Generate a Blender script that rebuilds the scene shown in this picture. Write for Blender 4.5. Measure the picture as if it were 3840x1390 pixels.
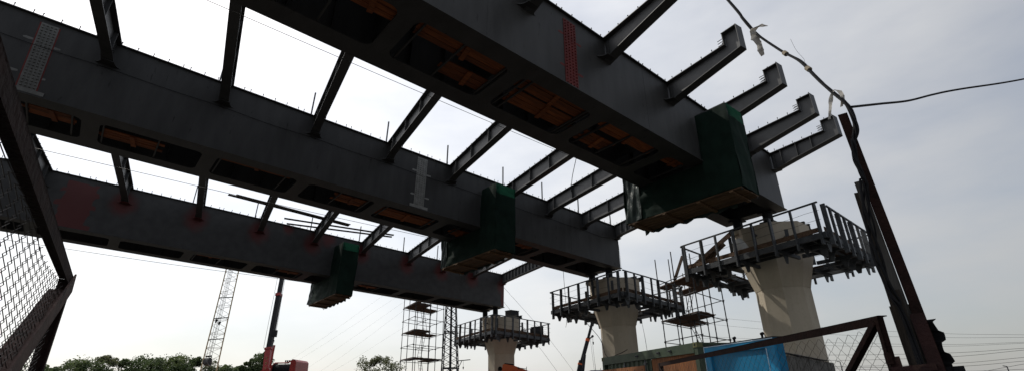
import bpy, math, random
from mathutils import Vector, Matrix
random.seed(7)
R = math.radians
scene = bpy.context.scene
for o in list(bpy.data.objects): bpy.data.objects.remove(o)
C = scene.collection

# ------------------------------------------------------------------ camera
CAM_H = 1.5
PITCH, ROLL = 0.39677, -0.017905
cam_data = bpy.data.cameras.new('camera'); cam_data.lens = 17.48; cam_data.sensor_width = 36
cam_data.clip_start = 0.05; cam_data.clip_end = 3000
cam = bpy.data.objects.new('camera', cam_data); C.objects.link(cam); scene.camera = cam
_fw = Vector((0, math.cos(PITCH), math.sin(PITCH))); _r = Vector((1, 0, 0)); _u = Vector((0, -math.sin(PITCH), math.cos(PITCH)))
_r2 = _r*math.cos(ROLL) + _u*math.sin(ROLL); _u2 = -_r*math.sin(ROLL) + _u*math.cos(ROLL)
_m = Matrix((_r2, _u2, -_fw)).transposed().to_4x4(); _m.translation = (0, 0, CAM_H); cam.matrix_world = _m

# ------------------------------------------------------------------ sky, sun, exposure
SUN_AZ, SUN_EL = -51.0, 52.0            # degrees; azimuth clockwise from +Y
world = bpy.data.worlds.new('World'); scene.world = world; world.use_nodes = True
wn, wl = world.node_tree.nodes, world.node_tree.links
for n in list(wn): wn.remove(n)
out = wn.new('ShaderNodeOutputWorld'); bg = wn.new('ShaderNodeBackground'); bg.inputs['Strength'].default_value = 0.1
sky = wn.new('ShaderNodeTexSky'); sky.sky_type = 'NISHITA'; sky.sun_disc = False
sky.sun_elevation = R(SUN_EL); sky.sun_rotation = R(SUN_AZ); sky.air_density = 1.0; sky.dust_density = 2.0; sky.ozone_density = 1.0
tc = wn.new('ShaderNodeTexCoord')
mp = wn.new('ShaderNodeMapping'); mp.inputs['Scale'].default_value = (1.0, 1.0, 2.6); mp.inputs['Rotation'].default_value = (0, 0.25, 0.5)
nz = wn.new('ShaderNodeTexNoise'); nz.inputs['Scale'].default_value = 2.3; nz.inputs['Detail'].default_value = 6; nz.inputs['Roughness'].default_value = 0.52
rp = wn.new('ShaderNodeValToRGB'); rp.color_ramp.elements[0].position = 0.30; rp.color_ramp.elements[1].position = 0.72
rp.color_ramp.elements[0].color = (0.46, 0.46, 0.46, 1)
_sv = Vector((math.sin(R(SUN_AZ))*math.cos(R(SUN_EL)), math.cos(R(SUN_AZ))*math.cos(R(SUN_EL)), math.sin(R(SUN_EL))))
# thin cloud veil, lit through by the sun: brightest round it, dull grey away from it
dt = wn.new('ShaderNodeVectorMath'); dt.operation = 'DOT_PRODUCT'; dt.inputs[1].default_value = _sv
mr = wn.new('ShaderNodeMapRange'); mr.inputs[1].default_value = -0.4; mr.inputs[2].default_value = 1.0; mr.inputs[3].default_value = 0.0; mr.inputs[4].default_value = 1.0
pw = wn.new('ShaderNodeMath'); pw.operation = 'POWER'; pw.inputs[1].default_value = 2.1
mr2 = wn.new('ShaderNodeMath'); mr2.operation = 'MULTIPLY_ADD'; mr2.inputs[1].default_value = 12.0; mr2.inputs[2].default_value = 3.85
veil = wn.new('ShaderNodeMix'); veil.data_type = 'RGBA'; veil.blend_type = 'MULTIPLY'; veil.inputs[0].default_value = 1.0
veil.inputs[7].default_value = (1.0, 0.992, 0.975, 1)
mx = wn.new('ShaderNodeMix'); mx.data_type = 'RGBA'
wl.new(tc.outputs['Generated'], mp.inputs['Vector']); wl.new(mp.outputs[0], nz.inputs['Vector']); wl.new(nz.outputs['Fac'], rp.inputs['Fac'])
wl.new(tc.outputs['Generated'], dt.inputs[0]); wl.new(dt.outputs['Value'], mr.inputs[0]); wl.new(mr.outputs[0], pw.inputs[0]); wl.new(pw.outputs[0], mr2.inputs[0]); wl.new(mr2.outputs[0], veil.inputs[6])
sz = wn.new('ShaderNodeSeparateXYZ'); thin = wn.new('ShaderNodeMapRange'); thin.inputs[1].default_value = 0.1; thin.inputs[2].default_value = 0.9; thin.inputs[3].default_value = 1.0; thin.inputs[4].default_value = 0.55
cf = wn.new('ShaderNodeMath'); cf.operation = 'MULTIPLY'
wl.new(tc.outputs['Generated'], sz.inputs[0]); wl.new(sz.outputs[2], thin.inputs[0]); wl.new(thin.outputs[0], cf.inputs[0]); wl.new(rp.outputs[0], cf.inputs[1])
wl.new(cf.outputs[0], mx.inputs[0]); wl.new(sky.outputs[0], mx.inputs[6]); wl.new(veil.outputs[2], mx.inputs[7])
wl.new(mx.outputs[2], bg.inputs['Color']); wl.new(bg.outputs[0], out.inputs[0])

sd = bpy.data.lights.new('sun', 'SUN'); sd.energy = 2.6; sd.angle = R(0.6); sd.color = (1.0, 0.95, 0.86)
sun = bpy.data.objects.new('sun', sd); C.objects.link(sun)
sun.rotation_euler = _sv.to_track_quat('Z', 'Y').to_euler()
vs = scene.view_settings; vs.view_transform = 'Standard'; vs.look = 'None'; vs.gamma = 1.0; vs.use_curve_mapping = False; vs.exposure = 0.14
scene.cycles.max_bounces = 6; scene.cycles.use_denoising = True

# ------------------------------------------------------------------ materials
def new_mat(name):
    m = bpy.data.materials.new(name); m.use_nodes = True
    return m, m.node_tree.nodes, m.node_tree.links, m.node_tree.nodes['Principled BSDF']

def mat(name, c1, c2, rough=0.6, scale=3.0, bump=0.0, bscale=None, metal=0.0, stretch=(1, 1, 1), rnd=0.0, detail=6, lo=0.35, hi=0.65, c3=None, s3=9.0, t3=0.62, spec=0.4):
    m, n, l, b = new_mat(name)
    b.inputs['Roughness'].default_value = rough; b.inputs['Metallic'].default_value = metal; b.inputs['Specular IOR Level'].default_value = spec
    t = n.new('ShaderNodeTexCoord'); mpg = n.new('ShaderNodeMapping'); mpg.inputs['Scale'].default_value = stretch
    l.new(t.outputs['Object'], mpg.inputs[0])
    z = n.new('ShaderNodeTexNoise'); z.inputs['Scale'].default_value = scale; z.inputs['Detail'].default_value = detail; z.inputs['Roughness'].default_value = .6
    l.new(mpg.outputs[0], z.inputs['Vector'])
    r = n.new('ShaderNodeValToRGB'); r.color_ramp.elements[0].position = lo; r.color_ramp.elements[1].position = hi
    r.color_ramp.elements[0].color = (*c1, 1); r.color_ramp.elements[1].color = (*c2, 1)
    l.new(z.outputs['Fac'], r.inputs[0]); col = r.outputs[0]
    if c3:
        z3 = n.new('ShaderNodeTexNoise'); z3.inputs['Scale'].default_value = s3; z3.inputs['Detail'].default_value = 8
        l.new(mpg.outputs[0], z3.inputs['Vector'])
        r3 = n.new('ShaderNodeValToRGB'); r3.color_ramp.elements[0].position = t3; r3.color_ramp.elements[1].position = t3+.08
        l.new(z3.outputs['Fac'], r3.inputs[0])
        x = n.new('ShaderNodeMix'); x.data_type = 'RGBA'; l.new(r3.outputs[0], x.inputs[0]); l.new(col, x.inputs[6]); x.inputs[7].default_value = (*c3, 1); col = x.outputs[2]
    if rnd:
        oi = n.new('ShaderNodeObjectInfo'); h = n.new('ShaderNodeHueSaturation')
        mr = n.new('ShaderNodeMapRange'); mr.inputs[3].default_value = 1-rnd; mr.inputs[4].default_value = 1+rnd
        l.new(oi.outputs['Random'], mr.inputs[0]); l.new(mr.outputs[0], h.inputs['Value']); l.new(col, h.inputs['Color']); col = h.outputs[0]
    l.new(col, b.inputs['Base Color'])
    if bump:
        zb = n.new('ShaderNodeTexNoise'); zb.inputs['Scale'].default_value = bscale or scale*4; zb.inputs['Detail'].default_value = 5
        l.new(mpg.outputs[0], zb.inputs['Vector'])
        bp = n.new('ShaderNodeBump'); bp.inputs['Strength'].default_value = bump; bp.inputs['Distance'].default_value = .02
        l.new(zb.outputs['Fac'], bp.inputs['Height']); l.new(bp.outputs[0], b.inputs['Normal'])
    return m

STEEL = mat('grey_painted_steel', (.037, .0364, .0356), (.055, .0541, .053), .5, 1.1, .06, 30, stretch=(2.2, 1, .5), c3=(.02, .0185, .017), s3=5, t3=.66, spec=.25)
BEAM = mat('beam_grey_paint', (.053, .0535, .054), (.075, .0755, .076), .5, 2.0, .05, 40, spec=.3)
RED = mat('red_primer', (.12, .015, .013), (.17, .024, .021), .7, 5, .08)
PALE = mat('pale_zinc_paint', (.13, .13, .122), (.19, .19, .18), .75, 6, .12)
PALE2 = mat('light_zinc_paint', (.20, .20, .19), (.28, .28, .265), .75, 6, .12)
GALV = mat('weathered_galvanised_steel', (.042, .046, .051), (.08, .085, .09), .5, 6, .08, metal=.2, rnd=.25, c3=(.07, .045, .03), s3=7, t3=.66)
PLANK = mat('orange_formwork_plank', (.13, .034, .008), (.30, .085, .018), .75, 4, .3, 30, stretch=(.5, 6, 6), rnd=.35)
OLDWOOD = mat('brown_scaffold_board', (.06, .034, .021), (.125, .074, .043), .85, 4, .3, 30, stretch=(.7, 6, 6), rnd=.3)
FLOORWOOD = mat('brown_pine_board', (.08, .04, .018), (.155, .09, .043), .8, 4, .3, 30, stretch=(6, .5, 6), rnd=.3)  # brown pine, tone varied at random per board
CONC = None
POSTWOOD = mat('dark_weathered_timber', (.022, .017, .013), (.048, .038, .029), .9, 5, .3, 30, stretch=(6, 6, .6), rnd=.2)
DARKWOOD = mat('grey_brown_board', (.035, .028, .022), (.07, .058, .047), .9, 4, .3, 30, rnd=.2)
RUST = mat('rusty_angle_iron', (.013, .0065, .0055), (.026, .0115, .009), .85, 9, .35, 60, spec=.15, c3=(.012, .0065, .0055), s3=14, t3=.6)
RUSTB = mat('sunlit_tone_rusty_iron', (.04, .021, .016), (.075, .04, .03), .8, 9, .3, 60, c3=(.025, .014, .011), s3=12, t3=.6)  # lighter rust: sunlight on the left brace put into the colour
RUSTRED = mat('dark_red_oxide_paint', (.018, .0055, .0048), (.03, .0085, .007), .85, 9, .3, 60, c3=(.05, .025, .018), s3=12, t3=.58)
WIRE = mat('dull_fence_wire', (.05, .045, .04), (.09, .08, .07), .6, 20)
TUBE = mat('scaffold_tube_steel', (.024, .025, .027), (.048, .048, .05), .5, 9, .05, rnd=.15, spec=.25)
BLACK = mat('black_rubber', (.010, .010, .011), (.018, .018, .020), .8, 8, .1, spec=.12)
DARK = mat('dark_crane_steel', (.014, .015, .017), (.026, .027, .03), .6, 3, .05, spec=.2)
CRED = mat('crane_red_paint', (.25, .012, .010), (.34, .02, .015), .4, 3, .03, c3=(.2, .02, .015), s3=6, t3=.68)
CORANGE = mat('crane_orange_paint', (.50, .09, .02), (.62, .13, .03), .4, 3, .03)
BOOMLACE = mat('dark_tan_boom_lacing', (.10, .075, .045), (.17, .13, .08), .6, 5)
YELLOW = mat('faded_yellow_boom_paint', (.42, .30, .14), (.55, .42, .22), .55, 5, .05, c3=(.25, .13, .06), s3=5, t3=.6)
GREENP = mat('green_container_paint', (.028, .046, .026), (.046, .068, .038), .6, 3, .12, 18, c3=(.06, .04, .025), s3=5, t3=.67)
CASTING = mat('mossy_corner_casting', (.09, .095, .035), (.14, .14, .06), .7, 12, .2)
PLY = mat('orange_plywood', (.15, .05, .013), (.25, .095, .03), .7, 3, .1, 30, stretch=(5, 5, .6), rnd=.15)
BLUE = mat('sunlit_tone_blue_paint', (.006, .17, .34), (.009, .21, .41), .5, 2, 0, 15, spec=.25)  # brighter copy of the door blue: sun on the raised border painted in
BLUE2 = mat('shaded_tone_blue_paint', (.004, .125, .25), (.006, .155, .30), .5, 2, 0, 15, spec=.2)  # darker copy of the same blue: the less lit inner panel painted in
BLUEEDGE = mat('worn_pale_blue_edge', (.35, .5, .62), (.55, .66, .74), .5, 20, .0)
SLATE = mat('weathered_cement_sheet', (.09, .086, .078), (.19, .18, .165), .9, 5, .3, 40, c3=(.06, .06, .045), s3=8, t3=.6)
BARK = mat('tree_bark', (.05, .038, .028), (.09, .07, .05), .9, 8, .3)
GREYB = mat('far_concrete_block', (.40, .41, .43), (.48, .49, .50), .8, .5)
CLOTHROPE = mat('twine', (.2, .17, .12), (.3, .25, .18), .9, 20)

def leaf_mat(name, c1, c2):
    m, n, l, b = new_mat(name)
    t = n.new('ShaderNodeTexCoord'); z = n.new('ShaderNodeTexNoise'); z.inputs['Scale'].default_value = .9; z.inputs['Detail'].default_value = 4
    l.new(t.outputs['Object'], z.inputs['Vector'])
    r = n.new('ShaderNodeValToRGB'); r.color_ramp.elements[0].position = .38; r.color_ramp.elements[1].position = .62
    r.color_ramp.elements[0].color = (*c1, 1); r.color_ramp.elements[1].color = (*c2, 1)
    l.new(z.outputs['Fac'], r.inputs[0]); l.new(r.outputs[0], b.inputs['Base Color']); b.inputs['Roughness'].default_value = .6
    tr = n.new('ShaderNodeBsdfTranslucent'); l.new(r.outputs[0], tr.inputs[0]); ad = n.new('ShaderNodeMixShader'); ad.inputs[0].default_value = .3
    l.new(b.outputs[0], ad.inputs[1]); l.new(tr.outputs[0], ad.inputs[2]); l.new(ad.outputs[0], n['Material Output'].inputs[0])
    return m
LEAF = [leaf_mat('mid_green_leaves', (.07, .105, .036), (.14, .18, .066)), leaf_mat('dark_green_leaves', (.055, .088, .032), (.105, .145, .052)), leaf_mat('olive_leaves', (.085, .10, .045), (.155, .165, .075))]

def tarp_mat(name, c1, c2, trans, rough=.8, bump=.12, spec=.12):
    m, n, l, b = new_mat(name)
    t = n.new('ShaderNodeTexCoord'); z = n.new('ShaderNodeTexNoise'); z.inputs['Scale'].default_value = 2.2; z.inputs['Detail'].default_value = 6
    l.new(t.outputs['Object'], z.inputs['Vector'])
    r = n.new('ShaderNodeValToRGB'); r.color_ramp.elements[0].position = .35; r.color_ramp.elements[1].position = .68
    r.color_ramp.elements[0].color = (*c1, 1); r.color_ramp.elements[1].color = (*c2, 1)
    l.new(z.outputs['Fac'], r.inputs[0]); l.new(r.outputs[0], b.inputs['Base Color']); b.inputs['Roughness'].default_value = rough; b.inputs['Specular IOR Level'].default_value = spec
    v = n.new('ShaderNodeTexNoise'); v.inputs['Scale'].default_value = 5; v.inputs['Detail'].default_value = 4; v.inputs['Distortion'].default_value = 1.5
    l.new(t.outputs['Object'], v.inputs['Vector'])
    bp = n.new('ShaderNodeBump'); bp.inputs['Strength'].default_value = bump; bp.inputs['Distance'].default_value = .06
    l.new(v.outputs['Fac'], bp.inputs['Height']); l.new(bp.outputs[0], b.inputs['Normal'])
    tr = n.new('ShaderNodeBsdfTranslucent'); l.new(r.outputs[0], tr.inputs[0]); ad = n.new('ShaderNodeMixShader'); ad.inputs[0].default_value = trans
    l.new(b.outputs[0], ad.inputs[1]); l.new(tr.outputs[0], ad.inputs[2]); l.new(ad.outputs[0], n['Material Output'].inputs[0])
    return m
TARP = tarp_mat('dark_green_tarpaulin', (.006, .016, .0115), (.010, .026, .0185), .06)
TARPBAND = tarp_mat('thin_green_netting', (.008, .045, .028), (.012, .065, .04), .35, .6, .2)
PLASTIC = tarp_mat('crumpled_dark_plastic', (.009, .021, .016), (.018, .034, .028), .08, .38, .3, .35)
RAG = tarp_mat('dirty_clear_plastic_rag', (.45, .42, .38), (.62, .60, .56), .5, .4, .4)

def conc_mat():
    m, n, l, b = new_mat('beige_concrete')
    t = n.new('ShaderNodeTexCoord')
    z = n.new('ShaderNodeTexNoise'); z.inputs['Scale'].default_value = .9; z.inputs['Detail'].default_value = 9; z.inputs['Roughness'].default_value = .65
    mpg = n.new('ShaderNodeMapping'); mpg.inputs['Scale'].default_value = (1.6, 1.6, .5); l.new(t.outputs['Object'], mpg.inputs[0]); l.new(mpg.outputs[0], z.inputs['Vector'])
    r = n.new('ShaderNodeValToRGB'); r.color_ramp.elements[0].position = .3; r.color_ramp.elements[1].position = .7
    r.color_ramp.elements[0].color = (.40, .345, .265, 1); r.color_ramp.elements[1].color = (.52, .455, .355, 1)
    l.new(z.outputs['Fac'], r.inputs[0])
    f = n.new('ShaderNodeTexNoise'); f.inputs['Scale'].default_value = 9; f.inputs['Detail'].default_value = 8; l.new(t.outputs['Object'], f.inputs['Vector'])
    r2 = n.new('ShaderNodeValToRGB'); r2.color_ramp.elements[0].position = .28; r2.color_ramp.elements[0].color = (.75, .74, .72, 1); r2.color_ramp.elements[1].position = .45; r2.color_ramp.elements[1].color = (1, 1, 1, 1)
    l.new(f.outputs['Fac'], r2.inputs[0])
    x = n.new('ShaderNodeMix'); x.data_type = 'RGBA'; x.blend_type = 'MULTIPLY'; x.inputs[0].default_value = .3
    l.new(r.outputs[0], x.inputs[6]); l.new(r2.outputs[0], x.inputs[7]); l.new(x.outputs[2], b.inputs['Base Color'])
    b.inputs['Roughness'].default_value = .85
    bp = n.new('ShaderNodeBump'); bp.inputs['Strength'].default_value = .15; bp.inputs['Distance'].default_value = .01
    l.new(f.outputs['Fac'], bp.inputs['Height']); l.new(bp.outputs[0], b.inputs['Normal'])
    return m
CONC = conc_mat()

def spotted_mat(spots, patches):
    """grey girder paint with sprayed red primer spots (s,u,radius) and patches (s0,s1,u0,u1) given in the girder's own coordinates"""
    m, n, l, b = new_mat('grey_steel_with_red_primer'); b.inputs['Roughness'].default_value = .55; b.inputs['Specular IOR Level'].default_value = .4
    t = n.new('ShaderNodeTexCoord'); sep = n.new('ShaderNodeSeparateXYZ')
    nzv = n.new('ShaderNodeTexNoise'); nzv.inputs['Scale'].default_value = 3.0; nzv.inputs['Detail'].default_value = 5; l.new(t.outputs['Object'], nzv.inputs['Vector'])
    l.new(t.outputs['Object'], sep.inputs[0])
    def M(op, a, c, d2=None):
        q = n.new('ShaderNodeMath'); q.operation = op
        for i, v in enumerate((a, c)):
            if isinstance(v, (int, float)): q.inputs[i].default_value = v
            else: l.new(v, q.inputs[i])
        return q.outputs[0]
    wob = M('MULTIPLY', M('SUBTRACT', nzv.outputs['Fac'], .5), 1.1)
    tot = None
    for (s, u, r0) in spots:
        ds = M('SUBTRACT', sep.outputs[0], s); du = M('MULTIPLY', M('SUBTRACT', sep.outputs[2], u), .85)
        dd = M('SQRT', M('ADD', M('MULTIPLY', ds, ds), M('MULTIPLY', du, du)), 0)
        mr = n.new('ShaderNodeMapRange'); mr.interpolation_type = 'SMOOTHSTEP'; mr.inputs[1].default_value = r0*1.25; mr.inputs[2].default_value = r0*.35; l.new(M('ADD', dd, M('MULTIPLY', wob, r0*.6)), mr.inputs[0])
        tot = mr.outputs[0] if tot is None else M('MAXIMUM', tot, mr.outputs[0])
    for (s0, s1, u0, u1) in patches:
        ds = M('SUBTRACT', M('ABSOLUTE', M('SUBTRACT', sep.outputs[0], (s0+s1)/2), 0), (s1-s0)/2)
        du = M('SUBTRACT', M('ABSOLUTE', M('SUBTRACT', sep.outputs[2], (u0+u1)/2), 0), (u1-u0)/2)
        mr = n.new('ShaderNodeMapRange'); mr.inputs[1].default_value = .03; mr.inputs[2].default_value = -.02; l.new(M('ADD', M('MAXIMUM', ds, du), M('MULTIPLY', wob, .28)), mr.inputs[0])
        tot = M('MAXIMUM', tot, mr.outputs[0])
    r = n.new('ShaderNodeValToRGB'); r.color_ramp.elements[0].position = .35; r.color_ramp.elements[1].position = .65
    r.color_ramp.elements[0].color = (.033, .0325, .032, 1); r.color_ramp.elements[1].color = (.048, .0472, .0464, 1); l.new(nzv.outputs['Fac'], r.inputs[0])
    x = n.new('ShaderNodeMix'); x.data_type = 'RGBA'; l.new(M('MULTIPLY', tot, .8), x.inputs[0]); l.new(r.outputs[0], x.inputs[6]); x.inputs[7].default_value = (.115, .016, .014, 1)
    l.new(x.outputs[2], b.inputs['Base Color'])
    return m

def ground_mat():
    m, n, l, b = new_mat('dusty_site_ground')
    t = n.new('ShaderNodeTexCoord'); z = n.new('ShaderNodeTexNoise'); z.inputs['Scale'].default_value = .25; z.inputs['Detail'].default_value = 10; l.new(t.outputs['Object'], z.inputs['Vector'])
    r = n.new('ShaderNodeValToRGB'); r.color_ramp.elements[0].position = .35; r.color_ramp.elements[1].position = .7
    r.color_ramp.elements[0].color = (.032, .029, .025, 1); r.color_ramp.elements[1].color = (.058, .052, .045, 1)
    l.new(z.outputs['Fac'], r.inputs[0]); l.new(r.outputs[0], b.inputs['Base Color']); b.inputs['Roughness'].default_value = .95
    bp = n.new('ShaderNodeBump'); bp.inputs['Strength'].default_value = .5; z2 = n.new('ShaderNodeTexNoise'); z2.inputs['Scale'].default_value = 4; z2.inputs['Detail'].default_value = 8
    l.new(t.outputs['Object'], z2.inputs['Vector']); l.new(z2.outputs['Fac'], bp.inputs['Height']); l.new(bp.outputs[0], b.inputs['Normal'])
    return m

# ------------------------------------------------------------------ mesh helpers
class MB:
    def __init__(s, M=None): s.v, s.f, s.M = [], [], M
    def add(s, vs, fs):
        o = len(s.v)
        for v in vs:
            v = Vector(v); s.v.append(tuple(s.M @ v) if s.M else tuple(v))
        s.f += [tuple(i+o for i in f) for f in fs]
        return s
    def box(s, x0, x1, y0, y1, z0, z1):
        return s.add([(x0, y0, z0), (x1, y0, z0), (x1, y1, z0), (x0, y1, z0), (x0, y0, z1), (x1, y0, z1), (x1, y1, z1), (x0, y1, z1)],
                     [(0, 3, 2, 1), (4, 5, 6, 7), (0, 1, 5, 4), (1, 2, 6, 5), (2, 3, 7, 6), (3, 0, 4, 7)])
    def bar(s, p, q, w, h, up=(0, 0, 1), roll=0):
        """rectangular bar from p to q, w across, h along up"""
        p, q = Vector(p), Vector(q); x = (q-p).normalized(); y = Vector(up).cross(x)
        if y.length < 1e-4: y = Vector((1, 0, 0)).cross(x)
        y.normalize(); z = x.cross(y)
        vs = []
        for e in (p, q):
            for a, b in ((-1, -1), (1, -1), (1, 1), (-1, 1)): vs.append(e+y*(a*w/2)+z*(b*h/2))
        return s.add(vs, [(0, 1, 2, 3), (7, 6, 5, 4), (0, 4, 5, 1), (1, 5, 6, 2), (2, 6, 7, 3), (3, 7, 4, 0)])
    def tube(s, p, q, r, n=6, r2=None):
        p, q = Vector(p), Vector(q); x = (q-p).normalized(); y = Vector((0, 0, 1)).cross(x)
        if y.length < 1e-3: y = Vector((1, 0, 0)).cross(x)
        y.normalize(); z = x.cross(y); r2 = r if r2 is None else r2
        vs = [p+(y*math.cos(2*math.pi*i/n)+z*math.sin(2*math.pi*i/n))*r for i in range(n)] + [q+(y*math.cos(2*math.pi*i/n)+z*math.sin(2*math.pi*i/n))*r2 for i in range(n)]
        return s.add(vs, [(i, (i+1) % n, n+(i+1) % n, n+i) for i in range(n)] + [tuple(range(n-1, -1, -1)), tuple(range(n, 2*n))])
    def path(s, pts, r, n=5):
        pts = [Vector(p) for p in pts]; vs = []; fs = []
        for k, p in enumerate(pts):
            x = (pts[min(k+1, len(pts)-1)]-pts[max(k-1, 0)]).normalized(); y = Vector((.13, .21, .97)).cross(x); y.normalize(); z = x.cross(y)
            rr = r[k] if isinstance(r, (list, tuple)) else r
            vs += [p+(y*math.cos(2*math.pi*i/n)+z*math.sin(2*math.pi*i/n))*rr for i in range(n)]
        for k in range(len(pts)-1):
            fs += [(k*n+i, k*n+(i+1) % n, (k+1)*n+(i+1) % n, (k+1)*n+i) for i in range(n)]
        fs += [tuple(range(n-1, -1, -1)), tuple(range((len(pts)-1)*n, len(pts)*n))]
        return s.add(vs, fs)
    def prism(s, poly, o, ex, ey, ez):
        """poly of (a,b) in plane (ex,ey) at o, extruded by ez"""
        o, ex, ey, ez = Vector(o), Vector(ex), Vector(ey), Vector(ez); n = len(poly)
        vs = [o+ex*a+ey*b for a, b in poly]; vs += [v+ez for v in vs]
        return s.add(vs, [tuple(range(n-1, -1, -1)), tuple(range(n, 2*n))] + [(i, (i+1) % n, n+(i+1) % n, n+i) for i in range(n)])
    def loft(s, rings, cap=True):
        n = len(rings[0]); vs = [v for r in rings for v in r]; fs = []
        for k in range(len(rings)-1): fs += [(k*n+i, k*n+(i+1) % n, (k+1)*n+(i+1) % n, (k+1)*n+i) for i in range(n)]
        if cap: fs += [tuple(range(n-1, -1, -1)), tuple(range((len(rings)-1)*n, len(rings)*n))]
        return s.add(vs, fs)
    def sheet(s, o, ex, ey, nx, ny, fn):
        """grid o + ex*i + ey*j + fn(i,j)->Vector, i,j in 0..1"""
        o, ex, ey = Vector(o), Vector(ex), Vector(ey); vs = []; fs = []
        for j in range(ny+1):
            for i in range(nx+1): vs.append(o+ex*(i/nx)+ey*(j/ny)+fn(i/nx, j/ny))
        for j in range(ny):
            for i in range(nx): a = j*(nx+1)+i; fs.append((a, a+1, a+nx+2, a+nx+1))
        return s.add(vs, fs)

MESH_N = [0]
def obj(name, mb, m, parent=None, smooth=False, kind=None):
    me = mb
    if isinstance(mb, MB):
        me = bpy.data.meshes.new(name); me.from_pydata(mb.v, [], mb.f); me.materials.append(m); me.update()
        if smooth:
            for p in me.polygons: p.use_smooth = True
    o = bpy.data.objects.new(name, me); C.objects.link(o)
    if parent: o.parent = parent
    if kind: o['kind'] = kind
    return o
def thing(name, label, cat, loc=(0, 0, 0), axes=None, group=None):
    o = bpy.data.objects.new(name, None); C.objects.link(o); o.empty_display_size = .2
    Mx = Matrix((axes[0], axes[1], axes[2])).transposed().to_4x4() if axes else Matrix.Identity(4)
    Mx.translation = loc; o.matrix_world = Mx
    return tag(o, label, cat, group)
def tag(o, label, cat, group=None, kind=None):
    o['label'] = label; o['category'] = cat
    if group: o['group'] = group
    if kind: o['kind'] = kind
    return o
def copy_part(src, parent, name=None):
    c = src.copy(); C.objects.link(c); c.parent = parent
    return c

# ------------------------------------------------------------------ setting: ground
g = MB(); N = 40
def gz(x, y):
    r = math.hypot(x, y)
    return (.06*math.sin(x*.7+1)*math.cos(y*.6)+.05*math.sin(x*.23+y*.31)) * min(1, r/3) - .08
rows = [-600, -300, -150, -80, -50]+[-40+2*i for i in range(61)]+[100, 150, 300, 600, 1200]
cols = [-900, -500, -250, -120, -70]+[-50+2*i for i in range(51)]+[70, 120, 250, 500, 900]
vs_ = [(x, y, gz(x, y) if abs(x) < 60 and -45 < y < 85 else -.08) for y in rows for x in cols]
nx = len(cols)
g.add(vs_, [(j*nx+i, j*nx+i+1, (j+1)*nx+i+1, (j+1)*nx+i) for j in range(len(rows)-1) for i in range(nx-1)])
o = obj('ground', g, ground_mat(), smooth=True, kind='structure')

# ------------------------------------------------------------------ bridge geometry (own axes of the deck)
D = Vector((0.75885, 0.64921, -0.04896)).normalized()          # along the girders, falling to the piers
CX = Vector((0.5524, -0.8332, 0.02699)).normalized()           # along the cross beams, towards the near side
UP = CX.cross(D); UP.normalize()
if UP.z < 0: UP = -UP
WV = UP.cross(D).normalized()                                   # across a girder, away from the camera
A = {'N': Vector((-4.371, 5.110, 9.433+CAM_H)), 'M': Vector((-10.251, 11.982, 9.243+CAM_H)), 'F': Vector((-17.595, 20.566, 8.933+CAM_H))}
END = {'N': 19.36, 'M': 20.98, 'F': 22.36}
START = {'N': -36.0, 'M': -36.0, 'F': -36.0}
H, WD = 2.3, 2.415
ST_M = [-6.7, -3.9, -1.06, 1.84, 4.67, 7.48, 10.29, 13.3, 15.8, 18.25, 20.78]
ST = {'M': ST_M, 'N': [s-1.113 for s in ST_M], 'F': [s+1.388 for s in ST_M]}
ST['N'][-1] = 19.2; ST['F'][-1] = 22.2
def GP(k, s, w, u): return A[k]+D*s+WV*w+UP*u

def stud(mb, x, y, z, h=.12):
    mb.tube((x, y, z), (x, y, z+h-.02), .010, 5); mb.tube((x, y, z+h-.02), (x, y, z+h), .018, 5)

GNAME = {'N': 'near', 'M': 'middle', 'F': 'far'}
GLAB = {'N': 'nearest dark grey steel box girder with a red bolted splice plate, crossing above',
        'M': 'middle dark grey steel box girder with two pale bolted splice plates',
        'F': 'farthest dark grey steel box girder with dark red primer patches'}
PLANKS = {'N': [(2.3, 3.6, .55, 1.0), (-1.5, .3, .6, 1.2), (4.0, 6.3, .5, 1.0), (5.0, 6.35, 1.25, 1.75), (6.75, 9.0, .52, 1.0), (6.95, 9.1, 1.05, 1.62), (9.7, 12.0, .52, .98), (9.75, 10.8, 1.2, 1.75), (12.5, 13.5, .52, .92)],
          'M': [(-2.3, -1.3, .7, 1.28), (-.7, .7, .95, 1.55), (2.2, 4.3, .52, .8), (6.1, 7.25, .85, 1.45), (7.9, 10.1, .9, 1.65), (11.3, 12.1, 1.1, 1.72), (14.4, 15.5, .75, 1.05)],
          'F': [(7.5, 8.7, .95, 1.35), (12.1, 13.4, 1.05, 1.45), (3.6, 4.8, .6, .9)]}
F_SPOTS = [(s-.05, -.72, .55) for s in ST['F'][2:-1]]+[(22.2, -.9, .5), (7.4, -.2, .3), (9.6, -.25, .45)]
FSTEEL = spotted_mat(F_SPOTS, [(-1.75, -.75, -2.3, -.25), (-1.9, -.6, -.75, -.55), (-1.95, -.55, -1.35, -1.15), (-2, -.5, -2.3, -2.05), (22.1, 22.5, -2.2, -.3)])

def bolts_rect(mb, s0, s1, u0, u1, nc, nr, w, r=.019, t=.022, jitter=0):
    for i in range(nc):
        for j in range(nr):
            s = s0+(s1-s0)*i/(nc-1); u = u0+(u1-u0)*j/(nr-1)
            mb.tube((s, w, u), (s, w-t, u), r, 6, r*.8)

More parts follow.
